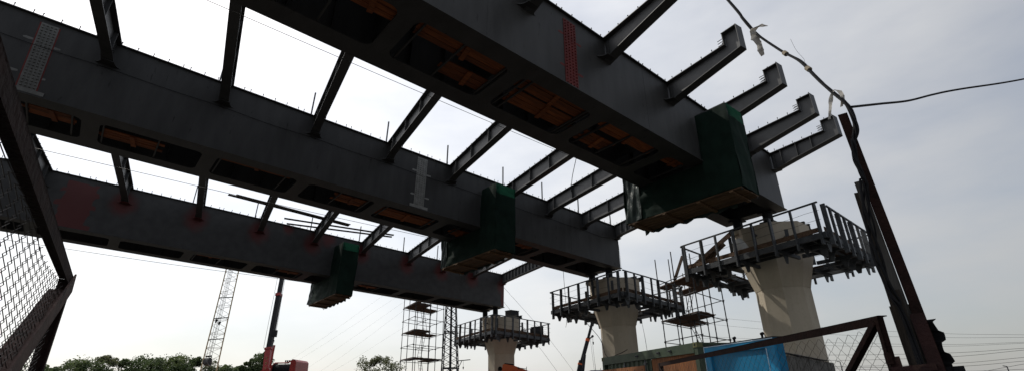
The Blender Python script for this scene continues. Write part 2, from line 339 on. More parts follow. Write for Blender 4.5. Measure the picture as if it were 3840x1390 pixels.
def girder(k):
    root = thing('box_girder', GLAB[k], 'girder', A[k], (D, WV, UP), 'box girders of the bridge')
    s0, s1 = START[k], END[k]; wm = FSTEEL if k == 'F' else STEEL
    obj('near_web', MB().box(s0, s1, .07, .09, -H+.03, -.03), wm, root)
    obj('far_web', MB().box(s0, s1, WD-.09, WD-.07, -H+.03, -.03), STEEL, root)
    obj('top_flange', MB().box(s0, s1, 0, 1.0, -.03, 0), STEEL, root); obj('top_flange', MB().box(s0, s1, 1.3, WD, -.03, 0), STEEL, root)  # gap between the two strips added to let skylight into the box
    for w0, w1 in ((0, .5), (1.9, WD)):
        obj('bottom_flange', MB().box(s0, s1+.04, w0, w1, -H, -H+.03), STEEL, root)
    obj('end_plate', MB().box(s1-.25, s1-.22, .09, WD-.09, -H+.03, -.03), STEEL, root)
    rr = .2
    for i, s in enumerate(ST[k]):
        s += .12
        if s+.2 > s1: s = s1-.3
        hw = .2; m = MB().box(s-hw, s+hw, .5, 1.9, -H, -H+.03)
        arc = [(0, 0), (rr, 0)]+[(rr-rr*math.sin(a), rr-rr*math.cos(a)) for a in [R(q) for q in (15, 30, 45, 60, 75)]]+[(0, rr)]
        for sg in (-1, 1):
            for wy, wsg in ((.5, 1), (1.9, -1)):
                m.prism(arc, (s+sg*hw, wy, -H), (sg, 0, 0), (0, wsg, 0), (0, 0, .03))
        obj('cross_plate', m, STEEL, root)
        obj('diaphragm', MB().box(s-.01, s+.01, .09, WD-.09, -1.75, -.03), STEEL, root)
        if i < len(ST[k])-1:
            for t in (.33, .66):
                sm = s+t*(ST[k][i+1]-ST[k][i])
                obj('inner_stiffener', MB().box(sm-.008, sm+.008, WD-.24, WD-.09, -H+.03, -.03), STEEL, root)
    for i in range(2, len(ST[k])-1, 2):
        sw = (ST[k][i]+ST[k][i+1])/2+.3
        if sw < s1-.4: obj('weld_seam', MB().box(sw-.009, sw+.009, .0665, .0705, -H+.03, -.03), STEEL, root)
    # curved gusset under every cross beam on the camera side
    for i, s in enumerate(ST[k]):
        if k == 'N' or i < 20:
            n = 10; poly = [(-.34, 0)]
            for q in range(n+1):
                t = q/n; poly.append((-.34+.20*math.sin(t*math.pi/2), .26*(1-math.cos(t*math.pi/2))*1.0+.0))
            poly += [(.34-.20*math.sin((1-q/n)*math.pi/2), .26*(1-math.cos((1-q/n)*math.pi/2))) for q in range(n+1)]+[(.34, 0)]
            if s+.34 > s1: poly = [(min(a, s1-s-.02), b) for a, b in poly]
            obj('gusset', MB().prism(poly, (s, .07, -.745), (1, 0, 0), (0, -1, 0), (0, 0, .022)), wm, root)
    # shear studs along the near and the far flange edge
    m = MB(); s = -9.5; kk = 0
    while s < s1-.05:
        stud(m, s, .05, 0); stud(m, s+.02, .3, 0); stud(m, s, WD-.1, 0)
        kk += 1; s += .38 if kk % 5 else .19
    obj('shear_studs', m, STEEL, root, kind='stuff')
    # loose formwork planks lying inside the girder
    for (a, b, w0, w1) in PLANKS[k]:
        for t in (.03, .96):
            sb = a+(b-a)*t
            obj('joist', MB().box(sb-.02, sb+.02, .42, 1.98, -H+.031, -H+.075), STEEL, root)
        nb = max(2, round((w1-w0)/.15)); bw_ = (w1-w0)/nb
        for j in range(nb):
            ja, jb = random.uniform(-.12, .1), random.uniform(-.12, .12); jz = random.uniform(0, .02)
            mm = MB().bar((a+ja, w0+bw_*(j+.5)+random.uniform(-.012, .012), -H+.092+jz), (b+jb, w0+bw_*(j+.5)+random.uniform(-.012, .012), -H+.092+jz), bw_-.015, .028)
            obj('plank', mm, PLANK, root)
        sb = a+(b-a)*.5; obj('batten', MB().bar((sb, w0-.02, -H+.06), (sb+.1, w1+.02, -H+.06), .12, .03), PLANK, root)
    return root

G = {k: girder(k) for k in 'NMF'}

def splice(k, s0, s1, u0, u1, m, strokes=True, border=False, slant=0):
    root = G[k]; w = .07
    p = obj('splice_plate', MB().add([(s0, w-.016, u1), (s1, w-.016, u1), (s1+slant, w-.016, u0), (s0+slant, w-.016, u0), (s0, w, u1), (s1, w, u1), (s1+slant, w, u0), (s0+slant, w, u0)],
        [(0, 3, 2, 1), (4, 5, 6, 7), (0, 1, 5, 4), (1, 2, 6, 5), (2, 3, 7, 6), (3, 0, 4, 7)]), m, root)
    p['label'] = 'bolted splice plate in %s paint' % ('red' if m is RED else 'pale grey')
    mb = MB(); n = 22
    for i in range(4):
        for j in range(n):
            u = u1-.06-(u1-u0-.12)*j/(n-1); s = s0+.055+(s1-s0-.11)*(i/3)+slant*(j/(n-1))
            if (i in (1, 2)) or j % 2 == 0 or True: mb.tube((s, w-.016, u), (s, w-.046, u), .022, 6, .018)
    obj('bolt_heads', mb, m, p, kind='stuff')
    if border:
        obj('primer_border', MB().add([(s0-.03, w-.004, u1), (s1+.03, w-.004, u1), (s1+slant+.03, w-.004, u0), (s0+slant-.03, w-.004, u0)], [(0, 3, 2, 1)]), RED, root)
    if strokes:
        for (a, b, u) in ((s0-.2, s0-.0, -.72), (s1, s1+.2, -.78), (s0-.16, s0, -1.72), (s1, s1+.2, -1.75)):
            obj('paint_stroke', MB().prism([(0, 0), (.06, .035), (.2, .03), (.21, -.02), (.12, -.04), (.02, -.03)], ((a+b)/2-.1, w-.003, u), (1, 0, 0), (0, 0, 1), (0, .002, 0)), m, root)
    if m in (PALE, PALE2):
        obj('flange_splice_bar', MB().box(s0-.16+slant, s1+.17+slant, w-.03, w, u0-.11, u0-.005), m, root)
splice('M', -2.62, -2.26, -2.13, -.16, PALE, border=True, slant=.14)
splice('M', 8.70, 9.14, -2.13, -.12, PALE2)
splice('N', 7.64, 8.08, -2.25, -.2, RED)

# ------------------------------------------------------------------ cross beams
ORD = ['first', 'second', 'third', 'fourth', 'fifth', 'sixth', 'seventh', 'eighth', 'ninth', 'tenth', 'eleventh']
def cross_beam(k, s_k, k2, s_k2, label, group, dense=False):
    p0 = GP(k, s_k, .07, 0); p1 = GP(k2, s_k2, WD-.07, 0)
    x = (p1-p0); L = x.length; x.normalize(); y = UP.cross(x).normalized(); z = x.cross(y)
    root = thing('cross_beam', label, 'beam', p0, (x, y, z), group)
    d0 = .64
    obj('web', MB().box(.02, L-.02, -.007, .007, -d0+.02, -.025), BEAM, root)
    obj('top_flange', MB().box(.0, L, -.14, .14, -.02-.004, -.004), BEAM, root)
    fl = MB()
    fl.add([(-.02, -.15, -.745), (-.02, .15, -.745), (.5, .13, -d0), (.5, -.13, -d0), (L-.5, .13, -d0), (L-.5, -.13, -d0), (L+.0, .15, -.745), (L+.0, -.15, -.745)] +
           [(-.02, -.15, -.72), (-.02, .15, -.72), (.5, .13, -d0+.022), (.5, -.13, -d0+.022), (L-.5, .13, -d0+.022), (L-.5, -.13, -d0+.022), (L+.0, .15, -.72), (L+.0, -.15, -.72)],
           [(0, 1, 2, 3), (3, 2, 4, 5), (5, 4, 6, 7), (8, 11, 10, 9), (11, 13, 12, 10), (13, 15, 14, 12), (0, 8, 9, 1), (7, 6, 14, 15), (0, 3, 11, 8), (3, 5, 13, 11), (5, 7, 15, 13), (1, 9, 10, 2), (2, 10, 12, 4), (4, 12, 14, 6)])
    obj('bottom_flange', fl, BEAM, root)
    for sx, e in ((1, 0), (-1, L)):
        obj('end_web', MB().prism([(0, -.03), (.5, -.03), (.5, -d0+.02), (0, -.72)], (e, -.006, 0), (sx, 0, 0), (0, 0, 1), (0, .012, 0)), BEAM, root)
    pos = [.62+i*(.42 if dense else 1.39) for i in range(40) if .62+i*(.42 if dense else 1.39) < L-.4]
    sm = None
    for q in pos:
        if sm is None: sm = obj('stiffener', MB().box(-.006, .006, -.11, .11, -d0+.022, -.025), BEAM, root)
        else: sm = copy_part(sm, root)
        sm.location = (q, 0, 0)
    b = MB()
    for e, sg in ((.06, 1), (L-.06, -1)):
        for c_ in (0, .1):
            for j in range(7): b.tube((e+sg*c_, -.007, -.1-.08*j), (e+sg*c_, -.03, -.1-.08*j), .016, 5); b.tube((e+sg*c_, .007, -.1-.08*j), (e+sg*c_, .03, -.1-.08*j), .016, 5)
    obj('end_bolts', b, BEAM, root, kind='stuff')
    t = MB(); q = .3
    while q < L-.2:
        stud(t, q, -.07, -.004); stud(t, q+.01, .07, -.004); q += .41
    obj('shear_studs', t, BEAM, root, kind='stuff')
    return root
vis = 0
for i, s in enumerate(ST['M']):
    if i < 2: continue
    cross_beam('M', s, 'N', ST['N'][i], '%s grey steel cross beam from the left between the near and middle girders' % ORD[vis], 'cross beams between near and middle girders', dense=(i == len(ST['M'])-1)); vis += 1
vis = 0
for i, s in enumerate(ST['F']):
    if i < 1: continue
    cross_beam('F', s, 'M', ST['M'][i], '%s grey steel cross beam from the left between the middle and far girders' % ORD[vis], 'cross beams between middle and far girders', dense=(i == len(ST['F'])-1)); vis += 1

# ------------------------------------------------------------------ cantilever arms on the near girder
def arm(s, label, stiff=()):
    p0 = GP('N', s, .07, 0); x = CX; y = UP.cross(x).normalized()
    root = thing('cantilever_arm', label, 'beam', p0, (x, y, x.cross(y)), 'cantilever arms on the near girder')
    def ring(poly, h): return MB().prism(poly, (0, -h/2, 0), (1, 0, 0), (0, 0, 1), (0, h, 0))
    web = [(.02, -.02), (2.12, -.02), (2.12, .38), (2.54, .38), (2.54, -.36), (1.0, -.585), (.45, -.67), (.02, -.745)]
    obj('web', ring(web, .014), BEAM, root)
    obj('top_flange', MB().box(0, 2.11, -.14, .14, -.022, -.002), BEAM, root)
    obj('upstand_flange', MB().box(2.09, 2.56, -.14, .14, .38, .40).box(2.09, 2.11, -.12, .12, -.0015, .38), BEAM, root)
    obj('end_plate', MB().box(2.54, 2.56, -.14, .14, -.37, .379), BEAM, root)
    bp = [(0, -.745), (.45, -.67), (1.0, -.586), (2.56, -.372)]; m = MB()
    for (a, za), (b, zb) in zip(bp[:-1], bp[1:]):
        m.add([(a, -.14, za-.02), (b, -.14, zb-.02), (b, .14, zb-.02), (a, .14, za-.02), (a, -.14, za), (b, -.14, zb), (b, .14, zb), (a, .14, za)], [(0, 3, 2, 1), (4, 5, 6, 7), (0, 1, 5, 4), (2, 3, 7, 6)])
    obj('bottom_flange', m, BEAM, root)
    for q in stiff:
        zb = -.745+.15*q if q < 1 else -.585+(q-1)*.147
        obj('stiffener', MB().box(q-.006, q+.006, -.12, .12, zb+.01, -.024), BEAM, root)
    b = MB()
    for c_ in (.07, .16):
        for j in range(7): b.tube((c_, -.007, -.1-.08*j), (c_, -.03, -.1-.08*j), .016, 5); b.tube((c_, .007, -.1-.08*j), (c_, .03, -.1-.08*j), .016, 5)
    obj('end_bolts', b, BEAM, root, kind='stuff')
    t = MB()
    for q in [.25+.36*i for i in range(6)]: stud(t, q, -.07, -.002); stud(t, q, .07, -.002)
    for q in (2.2, 2.48): stud(t, q, 0, .4)
    for z in (.09, .18, .27): t.tube((2.09, .05, z), (1.9, .05, z), .011, 5); t.tube((2.09, -.05, z), (1.9, -.05, z), .011, 5)
    obj('shear_studs', t, BEAM, root, kind='stuff')
AL = {4: 'steel cantilever arm on the near girder, just above the top edge of the picture', 5: 'steel cantilever arm right of the red splice plate, cut off by the top edge', 6: 'steel cantilever arm with upstand end, left of and above the green tarpaulin', 7: 'steel cantilever arm rising from behind the top of the green tarpaulin',
      8: 'steel cantilever arm just right of the green tarpaulin', 9: 'last steel cantilever arm at the end of the near girder, with web stiffeners'}
for n_, (s, st) in {4: (6.45, ()), 5: (9.3, ()), 6: (12.3, ()), 7: (14.8, ()), 8: (17.2, ()), 9: (19.2, (.45, 1.05, 1.6))}.items(): arm(s, AL[n_], st)

# ------------------------------------------------------------------ green tarpaulin work enclosures hung round the girder splices
def crinkle(amp, seed, axis):
    rnd = random.Random(seed); ph = [rnd.uniform(0, 6.3) for _ in range(6)]; axis = Vector(axis)
    def f(i, j):
        e = (1.4*math.sin(i*3.1+ph[5]+1.5*math.sin(j*2.2+ph[2]))+math.sin(i*7+ph[0]+2*math.sin(j*4+ph[1]))+.7*math.sin(j*11+ph[2]+i*5)+.5*math.sin(i*17+j*9+ph[3])+.35*math.sin(j*29+ph[4]-i*13))
        return axis*(amp*e)
    return f
def enclosure(k, s0, ln, near, far, label):
    s1 = s0+ln; ub, ut = -3.45, -.64
    root = thing('tarpaulin_enclosure', label, 'tarpaulin', GP(k, s0, 0, ub), (D, WV, UP), 'green tarpaulin work enclosures on the girders')
    T = lambda s, w, u: (s-s0, w, u-ub)
    def sh(name, o, ex, ey, axis, amp, m, nx=14, ny=18, seed=0):
        return obj(name, MB().sheet(o, ex, ey, nx, ny, crinkle(amp, seed+len(name)*7+ord(k), axis)), m, root, smooth=True)
    # camera-left end face: near pocket, under the girder, far pocket
    for si, s in enumerate((s0, s1)):
        ax = (1, 0, 0)
        sh('end_curtain', T(s, -near, ub), (0, near+.04, 0), (0, 0, ut-ub), ax, .013, TARP, seed=si*50+1)
        sh('under_curtain', T(s, .04, ub), (0, WD-.04, 0), (0, 0, -H-ub-.03), ax, .016, TARP, seed=si*50+2)
        sh('far_curtain', T(s, WD, ub), (0, far, 0), (0, 0, ut-ub), ax, .030 if si == 0 else .012, PLASTIC if si == 0 else TARP, 22, 30, seed=si*50+3)
    sh('side_curtain', T(s0, -near, ub), (ln, 0, 0), (0, 0, ut-ub-.42), (0, 1, 0), .012, TARP, seed=4)
    sh('netting_band', T(s0, -near, ut-.42), (ln, 0, 0), (0, 0, .42), (0, 1, 0), .006, TARPBAND, seed=5)
    sh('far_side_curtain', T(s0, WD+far, ub), (ln, 0, 0), (0, 0, ut-ub), (0, 1, 0), .012, TARP, seed=6)
    # timber floor
    nb = 6; bw_ = ln/nb
    for j in range(nb):
        a = -near+.03+random.uniform(0, .05); b = WD+far-.03-random.uniform(0, .12)
        x = (j+.5)*bw_
        obj('floor_plank', MB().bar((x, a, -.03+random.uniform(0, .01)), (x+random.uniform(-.01, .01), b, -.03+random.uniform(0, .01)), bw_-.02, .035), FLOORWOOD, root)
    for w in (-near+.35, .4, 1.6, WD+far-.3):
        obj('floor_joist', MB().box(-.03, ln+.03, w-.05, w+.05, -.105, -.055), FLOORWOOD, root)
    # hanging steel straps that carry the floor from the girder top
    for w in (-near+.06, WD+far-.06):
        for x in (.06, ln-.06):
            obj('hanger_rod', MB().tube((x, w, -.1), (x, w, ut-ub+.02), .018, 6), TUBE, root)
    for x in (.06, ln-.06):
        obj('top_bar', MB().bar((x, -near+.05, ut-ub+.03), (x, .0, ut-ub+.03), .04, .04), TUBE, root)
    # ragged loose lower edge of the tarpaulin at the pier side
    rnd = random.Random(ord(k)); n = 34; top = []; bot = []
    for i in range(n+1):
        w = -near*.3+(WD+far+near*.3)*i/n; dz = -.05-.09*abs(math.sin(i*.55+1.3))-rnd.uniform(0, .04)
        top.append((ln+.012, w, .02)); bot.append((ln+.02+rnd.uniform(-.02, .03), w, dz))
    m = MB().add(top+bot, [(i, i+1, n+2+i, n+1+i) for i in range(n)])
    obj('torn_hem', m, PLASTIC, root, smooth=True)
    return root
enclosure('N', 13.61, 1.03, 1.0, .66, 'large dark green tarpaulin enclosure hanging round the near girder end')
enclosure('M', 11.83, 1.04, .98, .5, 'dark green tarpaulin enclosure hanging round the middle girder')
enclosure('F', 10.03, .92, 1.15, .42, 'small dark green tarpaulin enclosure hanging round the far girder')

# ------------------------------------------------------------------ guard posts on the girder flanges
pm = None
for k, lst in (('M', [1.58, 4.47, 7.35, 10.12, 13.12, 15.55, 18.08, 20.6]), ('F', [-.1, 2.85, 5.69, 8.57, 11.43, 14.34, 16.8])):
    for i, s in enumerate(lst):
        h = .98
        m = MB().box(-.022, .022, -.022, -.016, 0, h).box(-.022, -.016, -.016, .022, 0, h).box(-.03, .03, -.03, .03, 0, .02)
        o = obj('guard_post', m, GALV)
        Mx = Matrix((D, WV, Vector((0, 0, 1)))).transposed().to_4x4(); Mx.translation = GP(k, s, .18, 0); o.matrix_world = Mx
        o.rotation_euler.x += random.uniform(-.03, .03)
        tag(o, '%s thin steel guard post from the left on the %s girder top' % (ORD[i], GNAME[k]), 'post', 'guard posts on the %s girder' % GNAME[k])

# long boards lying across the cross beams beside the far girder
for i, (a, b, th, lab) in enumerate((((3.9, -2.1), (9.87, -1.92), .05, 'long dark board lying across the far cross beams, starting highest and farthest left'), ((6.87, -.74), (12.42, -2.2), .05, 'thin dark board lying over the far cross beams, middle of three'), ((7.22, -.05), (12.49, -1.85), .13, 'wide greyish board lying over the far cross beams, lowest of three'))):
    o = obj('board', MB().bar(GP('F', a[0], a[1], .03), GP('F', b[0], b[1], .03+.0), .16, .04, up=UP), DARKWOOD)
    tag(o, lab, 'board', 'boards on the far cross beams')
o = obj('board', MB().bar(GP('F', 4.2, -2.3, .04), GP('F', 9.9, -2.05, .07), .08, .05, up=UP), DARKWOOD)
tag(o, 'narrow batten lying right beside the highest board on the far cross beams', 'board', 'boards on the far cross beams')

# ------------------------------------------------------------------ piers and their work platforms
PIER = {'N': (Vector((9.99, 18.62, 0)), 3.4+CAM_H, 4.17+CAM_H), 'M': (Vector((5.34, 26.56, 0)), 3.11+CAM_H, 3.88+CAM_H), 'F': (Vector((-.95, 36.35, 0)), 2.55+CAM_H, 3.40+CAM_H)}
CAPTOP = {'N': 5.68+CAM_H, 'M': 5.42+CAM_H, 'F': 4.95+CAM_H}
PL = {'N': 'nearest beige concrete pier with flared head, at the right', 'M': 'middle beige concrete pier with flared head', 'F': 'farthest and smallest beige concrete pier with flared head'}
DH = Vector((D.x, D.y, 0)).normalized(); WH = Vector((-DH.y, DH.x, 0))
def octo(ap, z, c=0.0):
    r = ap/math.cos(math.pi/8)
    return [(r*math.cos(math.pi/8+i*math.pi/4), r*math.sin(math.pi/8+i*math.pi/4), z) for i in range(8)]
PS = {'N': .97, 'M': .985, 'F': 1.0}
for k in 'NMF':
    f_ = PS[k]
    pos, zn, zp = PIER[k]; root = thing('concrete_pier', PL[k], 'pier', pos-Vector((0, 0, .1)), (DH, WH, Vector((0, 0, 1))), 'bridge piers')
    obj('column', MB().loft([octo(f_*.875, -.4), octo(f_*.875, zn-.012+.1)]), CONC, root)
    obj('column_head', MB().loft([octo(f_*.87, zn+.1-.012), octo(f_*.885, zn+.1), octo(f_*1.18, zn+1.15), octo(f_*1.26, zn+1.5), octo(f_*1.28, CAPTOP[k]+.1)]), CONC, root)
    obj('pour_joint', MB().loft([octo(f_*.889, zn+.085), octo(f_*.889, zn+.097)]), CONC, root)
    # bearing plinths and bearings under the girder end
    gb = GP(k, END[k], WD/2, -H)
    for w in (.62, WD-.62):
        q = GP(k, END[k]-.3, w, -H); rel = q-pos
        lx, ly = rel.dot(DH), rel.dot(WH); zt = q.z+.1; zb = CAPTOP[k]+.1
        obj('bearing_plinth', MB().box(lx-.26, lx+.26, ly-.26, ly+.26, zb-.1, zb+.04), CONC, root)
        h = zt-zb
        obj('bearing', MB().box(lx-.25, lx+.25, ly-.25, ly+.25, zb+.041, zb+.04+.08).loft([[(lx+.18*math.cos(a), ly+.18*math.sin(a), zz) for a in [i*math.pi/6 for i in range(12)]] for zz in (zb+.12, zt-.05)]).box(lx-.25, lx+.25, ly-.25, ly+.25, zt-.05, zt-.012), DARK, root)

PFL = {'N': 'grey steel work platform with railings round the nearest pier head', 'M': 'grey steel work platform with railings round the middle pier head', 'F': 'grey steel work platform with railings round the farthest pier head'}
def platform(k):
    pos, zn, zp = PIER[k]; ctr = Vector((pos.x, pos.y, zp)); ex, ey, ez = D, -CX, UP
    root = thing('work_platform', PFL[k], 'platform', ctr, None, 'work platforms round the pier heads')
    HX, HY = (2.3 if k == 'N' else 2.45), 2.7; W = .95
    P = lambda a, b, h=0: ex*a+ey*b+ez*h
    def bar(name, p, q, w, h, m): return obj(name, MB().bar(p, q, w, h, up=UP), m, root)
    sides = [('a', P(-HX, -HY), P(-HX, HY)), ('b', P(-HX, -HY), P(HX, -HY)), ('c', P(HX, -HY), P(HX, HY)), ('d', P(-HX, HY), P(HX, HY))]
    for nm, p, q in sides:
        L = (q-p).length; t = (q-p).normalized(); inn = ((-(p+q)/2)); inn = (inn-t*inn.dot(t)).normalized()
        # channels: outer edge, inner edge
        e = .0 if nm in 'ac' else .09
        bar('edge_channel', p+t*e+ez*.07, q-t*e+ez*.07, .07, .19, GALV)
        bar('inner_channel', p+t*.2+inn*(W-.1)+ez*.06, q-t*.2+inn*(W-.1)+ez*.06, .07, .12, GALV)
        bar('middle_channel', p+t*.2+inn*(W*.5)+ez*.05, q-t*.2+inn*(W*.5)+ez*.05, .06, .10, GALV)
        # deck planks
        nb = 5
        for j in range(nb):
            o_ = inn*(.1+(W-.2)*(j+.5)/nb+.02); u_ = .182+.022*(nm in 'bd')*1.2
            bar('deck_plank', p+t*(.1+random.uniform(0, .1))+o_+ez*u_, q-t*(.1+random.uniform(0, .1))+o_+ez*u_, (W-.2)/nb-.02, .035, OLDWOOD)
        bar('toe_board', p+t*.12-inn*.0+inn*.055+ez*.29, q-t*.12+inn*.055+ez*.29, .025, .15, OLDWOOD)
        # cantilever brackets with tapered plates pointing down, and railing posts
        n = 7
        for i in range(n+1):
            f = i/n; base = p+t*(.18+(L-.36)*f)
            if i in (1, 2, 4, 5, 6) or (i in (0, 7) and nm in 'ac'):
                m = MB(); m.bar(base+inn*.04-ez*.055, base+inn*(W+.35)-ez*.055, .09, .12, up=UP)
                s_ = base+inn*(.40+random.uniform(-.04, .04)); hgt = random.uniform(.24, .32)
                m.prism([(-.16, 0), (.16, 0), (.12, -.12), (.06, -hgt), (-.05, -hgt), (-.09, -.12)], s_-t*.012-ez*.116, inn, ez, t*.024)
                obj('bracket', m, GALV, root)
            if nm == 'd' and i % 2: continue
            pb = base-inn*.052+t*random.uniform(-.05, .05)
            w_ = .08 if i % 2 else .14
            bar('rail_post', pb-ez*.24, pb+ez*1.12+t*random.uniform(-.015, .015), w_, .06, GALV)
        gap0 = .5 if (k == 'N' and nm == 'b') else 0
        bar('top_rail', p-inn*.055+t*(gap0+.0)+ez*1.14, q-inn*.055+ez*1.14, .06, .045, GALV)
        for hh in (.55, .85):
            m = MB(); pts = [p-inn*.09+t*(gap0+(L-gap0)*i/12)+ez*(hh+.012*math.sin(i*2.1)) for i in range(13)]
            m.path(pts, .006, 4); obj('rail_wire', m, TUBE, root)
    for i in range(8):
        if i in (1, 6): continue
        a_ = i*math.pi/4+random.uniform(-.2, .2); q_ = DH*(1.5*math.cos(a_))+WH*(1.5*math.sin(a_)); top = CAPTOP[k]-zp-random.uniform(.0, .35)
        o_ = q_+ez*.2; bar('clamp_post', o_, o_+Vector((0, 0, top-.25)), .12, .07, GALV)
        bar('clamp_strut', o_+Vector((0, 0, (top-.3)*.8)), o_*.83+Vector((0, 0, (top-.3)*.8+o_.z*.17)), .06, .06, GALV)
    return root
PF = {k: platform(k) for k in 'NMF'}

# jacks, packing and loose things standing on the platforms / pier heads
def rel(k, a, b, h): pos, zn, zp = PIER[k]; return Vector((pos.x, pos.y, zp))+D*a-CX*b+UP*h
def hbeam(name, p, q, w, h, m, label, cat, group=None):
    p, q = Vector(p), Vector(q); x = (q-p).normalized(); y = Vector((0, 0, 1)).cross(x).normalized(); L = (q-p).length
    root = thing(name, label, cat, p, (x, y, x.cross(y)), group)
    obj('web', MB().box(0, L, -.006, .006, .012, h-.012), m, root)
    obj('top_flange', MB().box(0, L, -w/2, w/2, h-.0115, h), m, root); obj('bottom_flange', MB().box(0, L, -w/2, w/2, 0, .0115), m, root)
    return root
def pier_top(k): pos, zn, zp = PIER[k]; return Vector((pos.x, pos.y, CAPTOP[k]))
_pt = {k: pier_top(k) for k in 'NMF'}
for k, lab in (('N', 'nearest'), ('M', 'middle'), ('F', 'farthest')):
    for j, off in enumerate((.15, .62)):
        hbeam('packing_beam', _pt[k]+DH*(.35+off)-WH*1.15, _pt[k]+DH*(.35+off)+WH*1.1, .16, .2, GALV, '%s short steel packing beam laid across the %s pier top' % (('inner', 'outer')[j], lab), 'beam', 'packing beams on the pier tops')
def crate(p, sx, sy, sz, m, name, label, cat, rz=0):
    root = thing(name, label, cat, p, (Matrix.Rotation(rz, 3, 'Z') @ Vector((1, 0, 0)), Matrix.Rotation(rz, 3, 'Z') @ Vector((0, 1, 0)), Vector((0, 0, 1))))
    obj('body', MB().box(-sx/2, sx/2, -sy/2, sy/2, .03, sz), m, root)
    obj('lid', MB().box(-sx/2-.02, sx/2+.02, -sy/2-.02, sy/2+.02, sz+.001, sz+.05), m, root)
    for a in (-1, 1): obj('skid', MB().box(-sx/2, sx/2, a*sy*.35-.03, a*sy*.35+.03, 0, .029), m, root)
    return root
crate(rel('F', 1.75, -2.15, .24), .7, .5, .62, DARK, 'tool_chest', 'dark steel tool chest on the right of the farthest platform', 'chest', R(40))
crate(_pt['F']+DH*.95-WH*.1+Vector((0, 0, .2)), .8, .6, .4, DARK, 'hydraulic_pump', 'dark hydraulic pump box standing on the farthest pier top', 'pump', R(45))
crate(rel('M', -.4, 2.2, .24), .5, .4, .45, GALV, 'tool_chest', 'small grey tool chest at the back of the middle platform', 'chest', R(45))
# timber props leaning at the left end of the near platform
for i, (p, q, lab) in enumerate(((rel('N', -2.15, 2.45, .25), rel('N', -1.6, .75, 1.35), 'long weathered board leaning up over the railing, left end of nearest platform'), (rel('N', -1.9, 2.3, .25), rel('N', -1.75, 1.1, .95), 'short weathered board leaning inside the railing of the nearest platform'), (rel('N', -1.2, 2.3, .25), rel('N', -1.8, 1.5, .75), 'stubby board propped behind the railing of the nearest platform'))):
    o = obj('board', MB().bar(p, q, .17, .045, up=D), OLDWOOD); tag(o, lab, 'board', 'boards on the nearest platform')
# white sack at the pier head
sk = MB(); rings = []
for j in range(7):
    z = j/6; r = .3*math.sin(.5+z*2.2)*(1-.15*z)
    rings.append([(r*math.cos(a)*(1+.12*math.sin(3*a+j)), r*math.sin(a)*(1+.12*math.cos(2*a+j)), z*.75) for a in [i*math.pi/7 for i in range(14)]])
o = obj('cloth_sack', sk.loft(rings), mat('white_sack_cloth', (.55, .54, .5), (.7, .69, .66), .9, 6, .6, 8), smooth=True); o.location = rel('N', -1.62, .55, .24)
tag(o, 'white cloth sack standing beside the nearest pier head', 'sack')
o = obj('cloth_sack', o.data, None); o.location = rel('F', 1.62, -.6, .24); tag(o, 'white cloth sack beside the farthest pier head', 'sack')

# ------------------------------------------------------------------ scaffold towers
CPL = [None]
def scaffold(corner, e1, e2, zs, decks, ztop, label, holes):
    """3 x 3 uprights; zs ledger heights; decks heights that carry boards"""
    base = Vector((corner[0], corner[1], 0)); e1, e2 = Vector((*e1, 0)), Vector((*e2, 0))
    root = thing('scaffold_tower', label, 'scaffold', base, None, 'tube scaffold towers')
    Q = lambda i, j: e1*(i/2)+e2*(j/2)
    for i in range(3):
        for j in range(3):
            t = ztop+random.choice((-.55, -.2, .0, .35))
            jit = Vector((random.uniform(-.02, .02), random.uniform(-.02, .02), 0))
            u = obj('upright', MB().tube(Q(i, j)+Vector((0, 0, -.12)), Q(i, j)+jit+Vector((0, 0, t)), .029, 6), TUBE, root)
            for z in zs:
                if CPL[0] is None: CPL[0] = obj('coupler', MB().tube((0, 0, -.05), (0, 0, .06), .042, 6), TUBE, u)
                else: CPL[0] = copy_part(CPL[0], u)
                CPL[0].location = Q(i, j)+Vector((0, 0, z))
    for n, z in enumerate(zs):
        Z = Vector((0, 0, z))
        for i in range(3):
            if i == 1 and n % 2: continue
            obj('ledger', MB().tube(Q(i, 0)+Z-e2*.03, Q(i, 2)+Z+e2*.03, .022, 6), TUBE, root)
            obj('ledger', MB().tube(Q(0, i)+Z+Vector((0, 0, .05))-e1*.03, Q(2, i)+Z+Vector((0, 0, .05))+e1*.03, .022, 6), TUBE, root)
    l1 = e1.length
    for n, z in enumerate(decks):
        nb = 13
        for j in range(nb):
            f = (j+.5)/nb; a, b = 0.0, 1.0
            if holes[n % len(holes)] == 'far' and f > .55: a = .5
            if holes[n % len(holes)] == 'near' and .3 < f < .62: b = .5
            a -= random.uniform(.0, .03); b += random.uniform(0, .03)
            Z = Vector((0, 0, z+.105+random.uniform(0, .02)))
            obj('deck_board', MB().bar(e1*a+e2*f+Z, e1*b+e2*f+Z, e2.length/nb-.02, .04), OLDWOOD, root)
    # ladders between decks
    for n in range(len(decks)-1):
        z0, z1 = decks[n]+.13, decks[n+1]+.25
        sg = 1 if n % 2 else -1
        a = Q(1, 1)+e1*(.22*sg)+Vector((0, 0, z0)); b = Q(1, 1)-e1*(.15*sg)+Vector((0, 0, z1)); off = e2.normalized()*.22
        lad = obj('ladder', MB().tube(a-off, b-off, .017, 5).tube(a+off, b+off, .017, 5), TUBE, root)
        for i in range(1, 8): c_ = a.lerp(b, i/8); obj('rung', MB().tube(c_-off, c_+off, .011, 5), TUBE, lad)
    return root
h_ = CAM_H
scaffold((8.8, 24.3), (-.78, 3.4), (2.4, 2.72), [h_+.4+1.0*i-.0 for i in range(-1, 6)], [h_+1.4, h_+3.4, h_+5.2], h_+6.9, 'tube scaffold tower between the middle and nearest piers', ['none', 'far', 'near'])
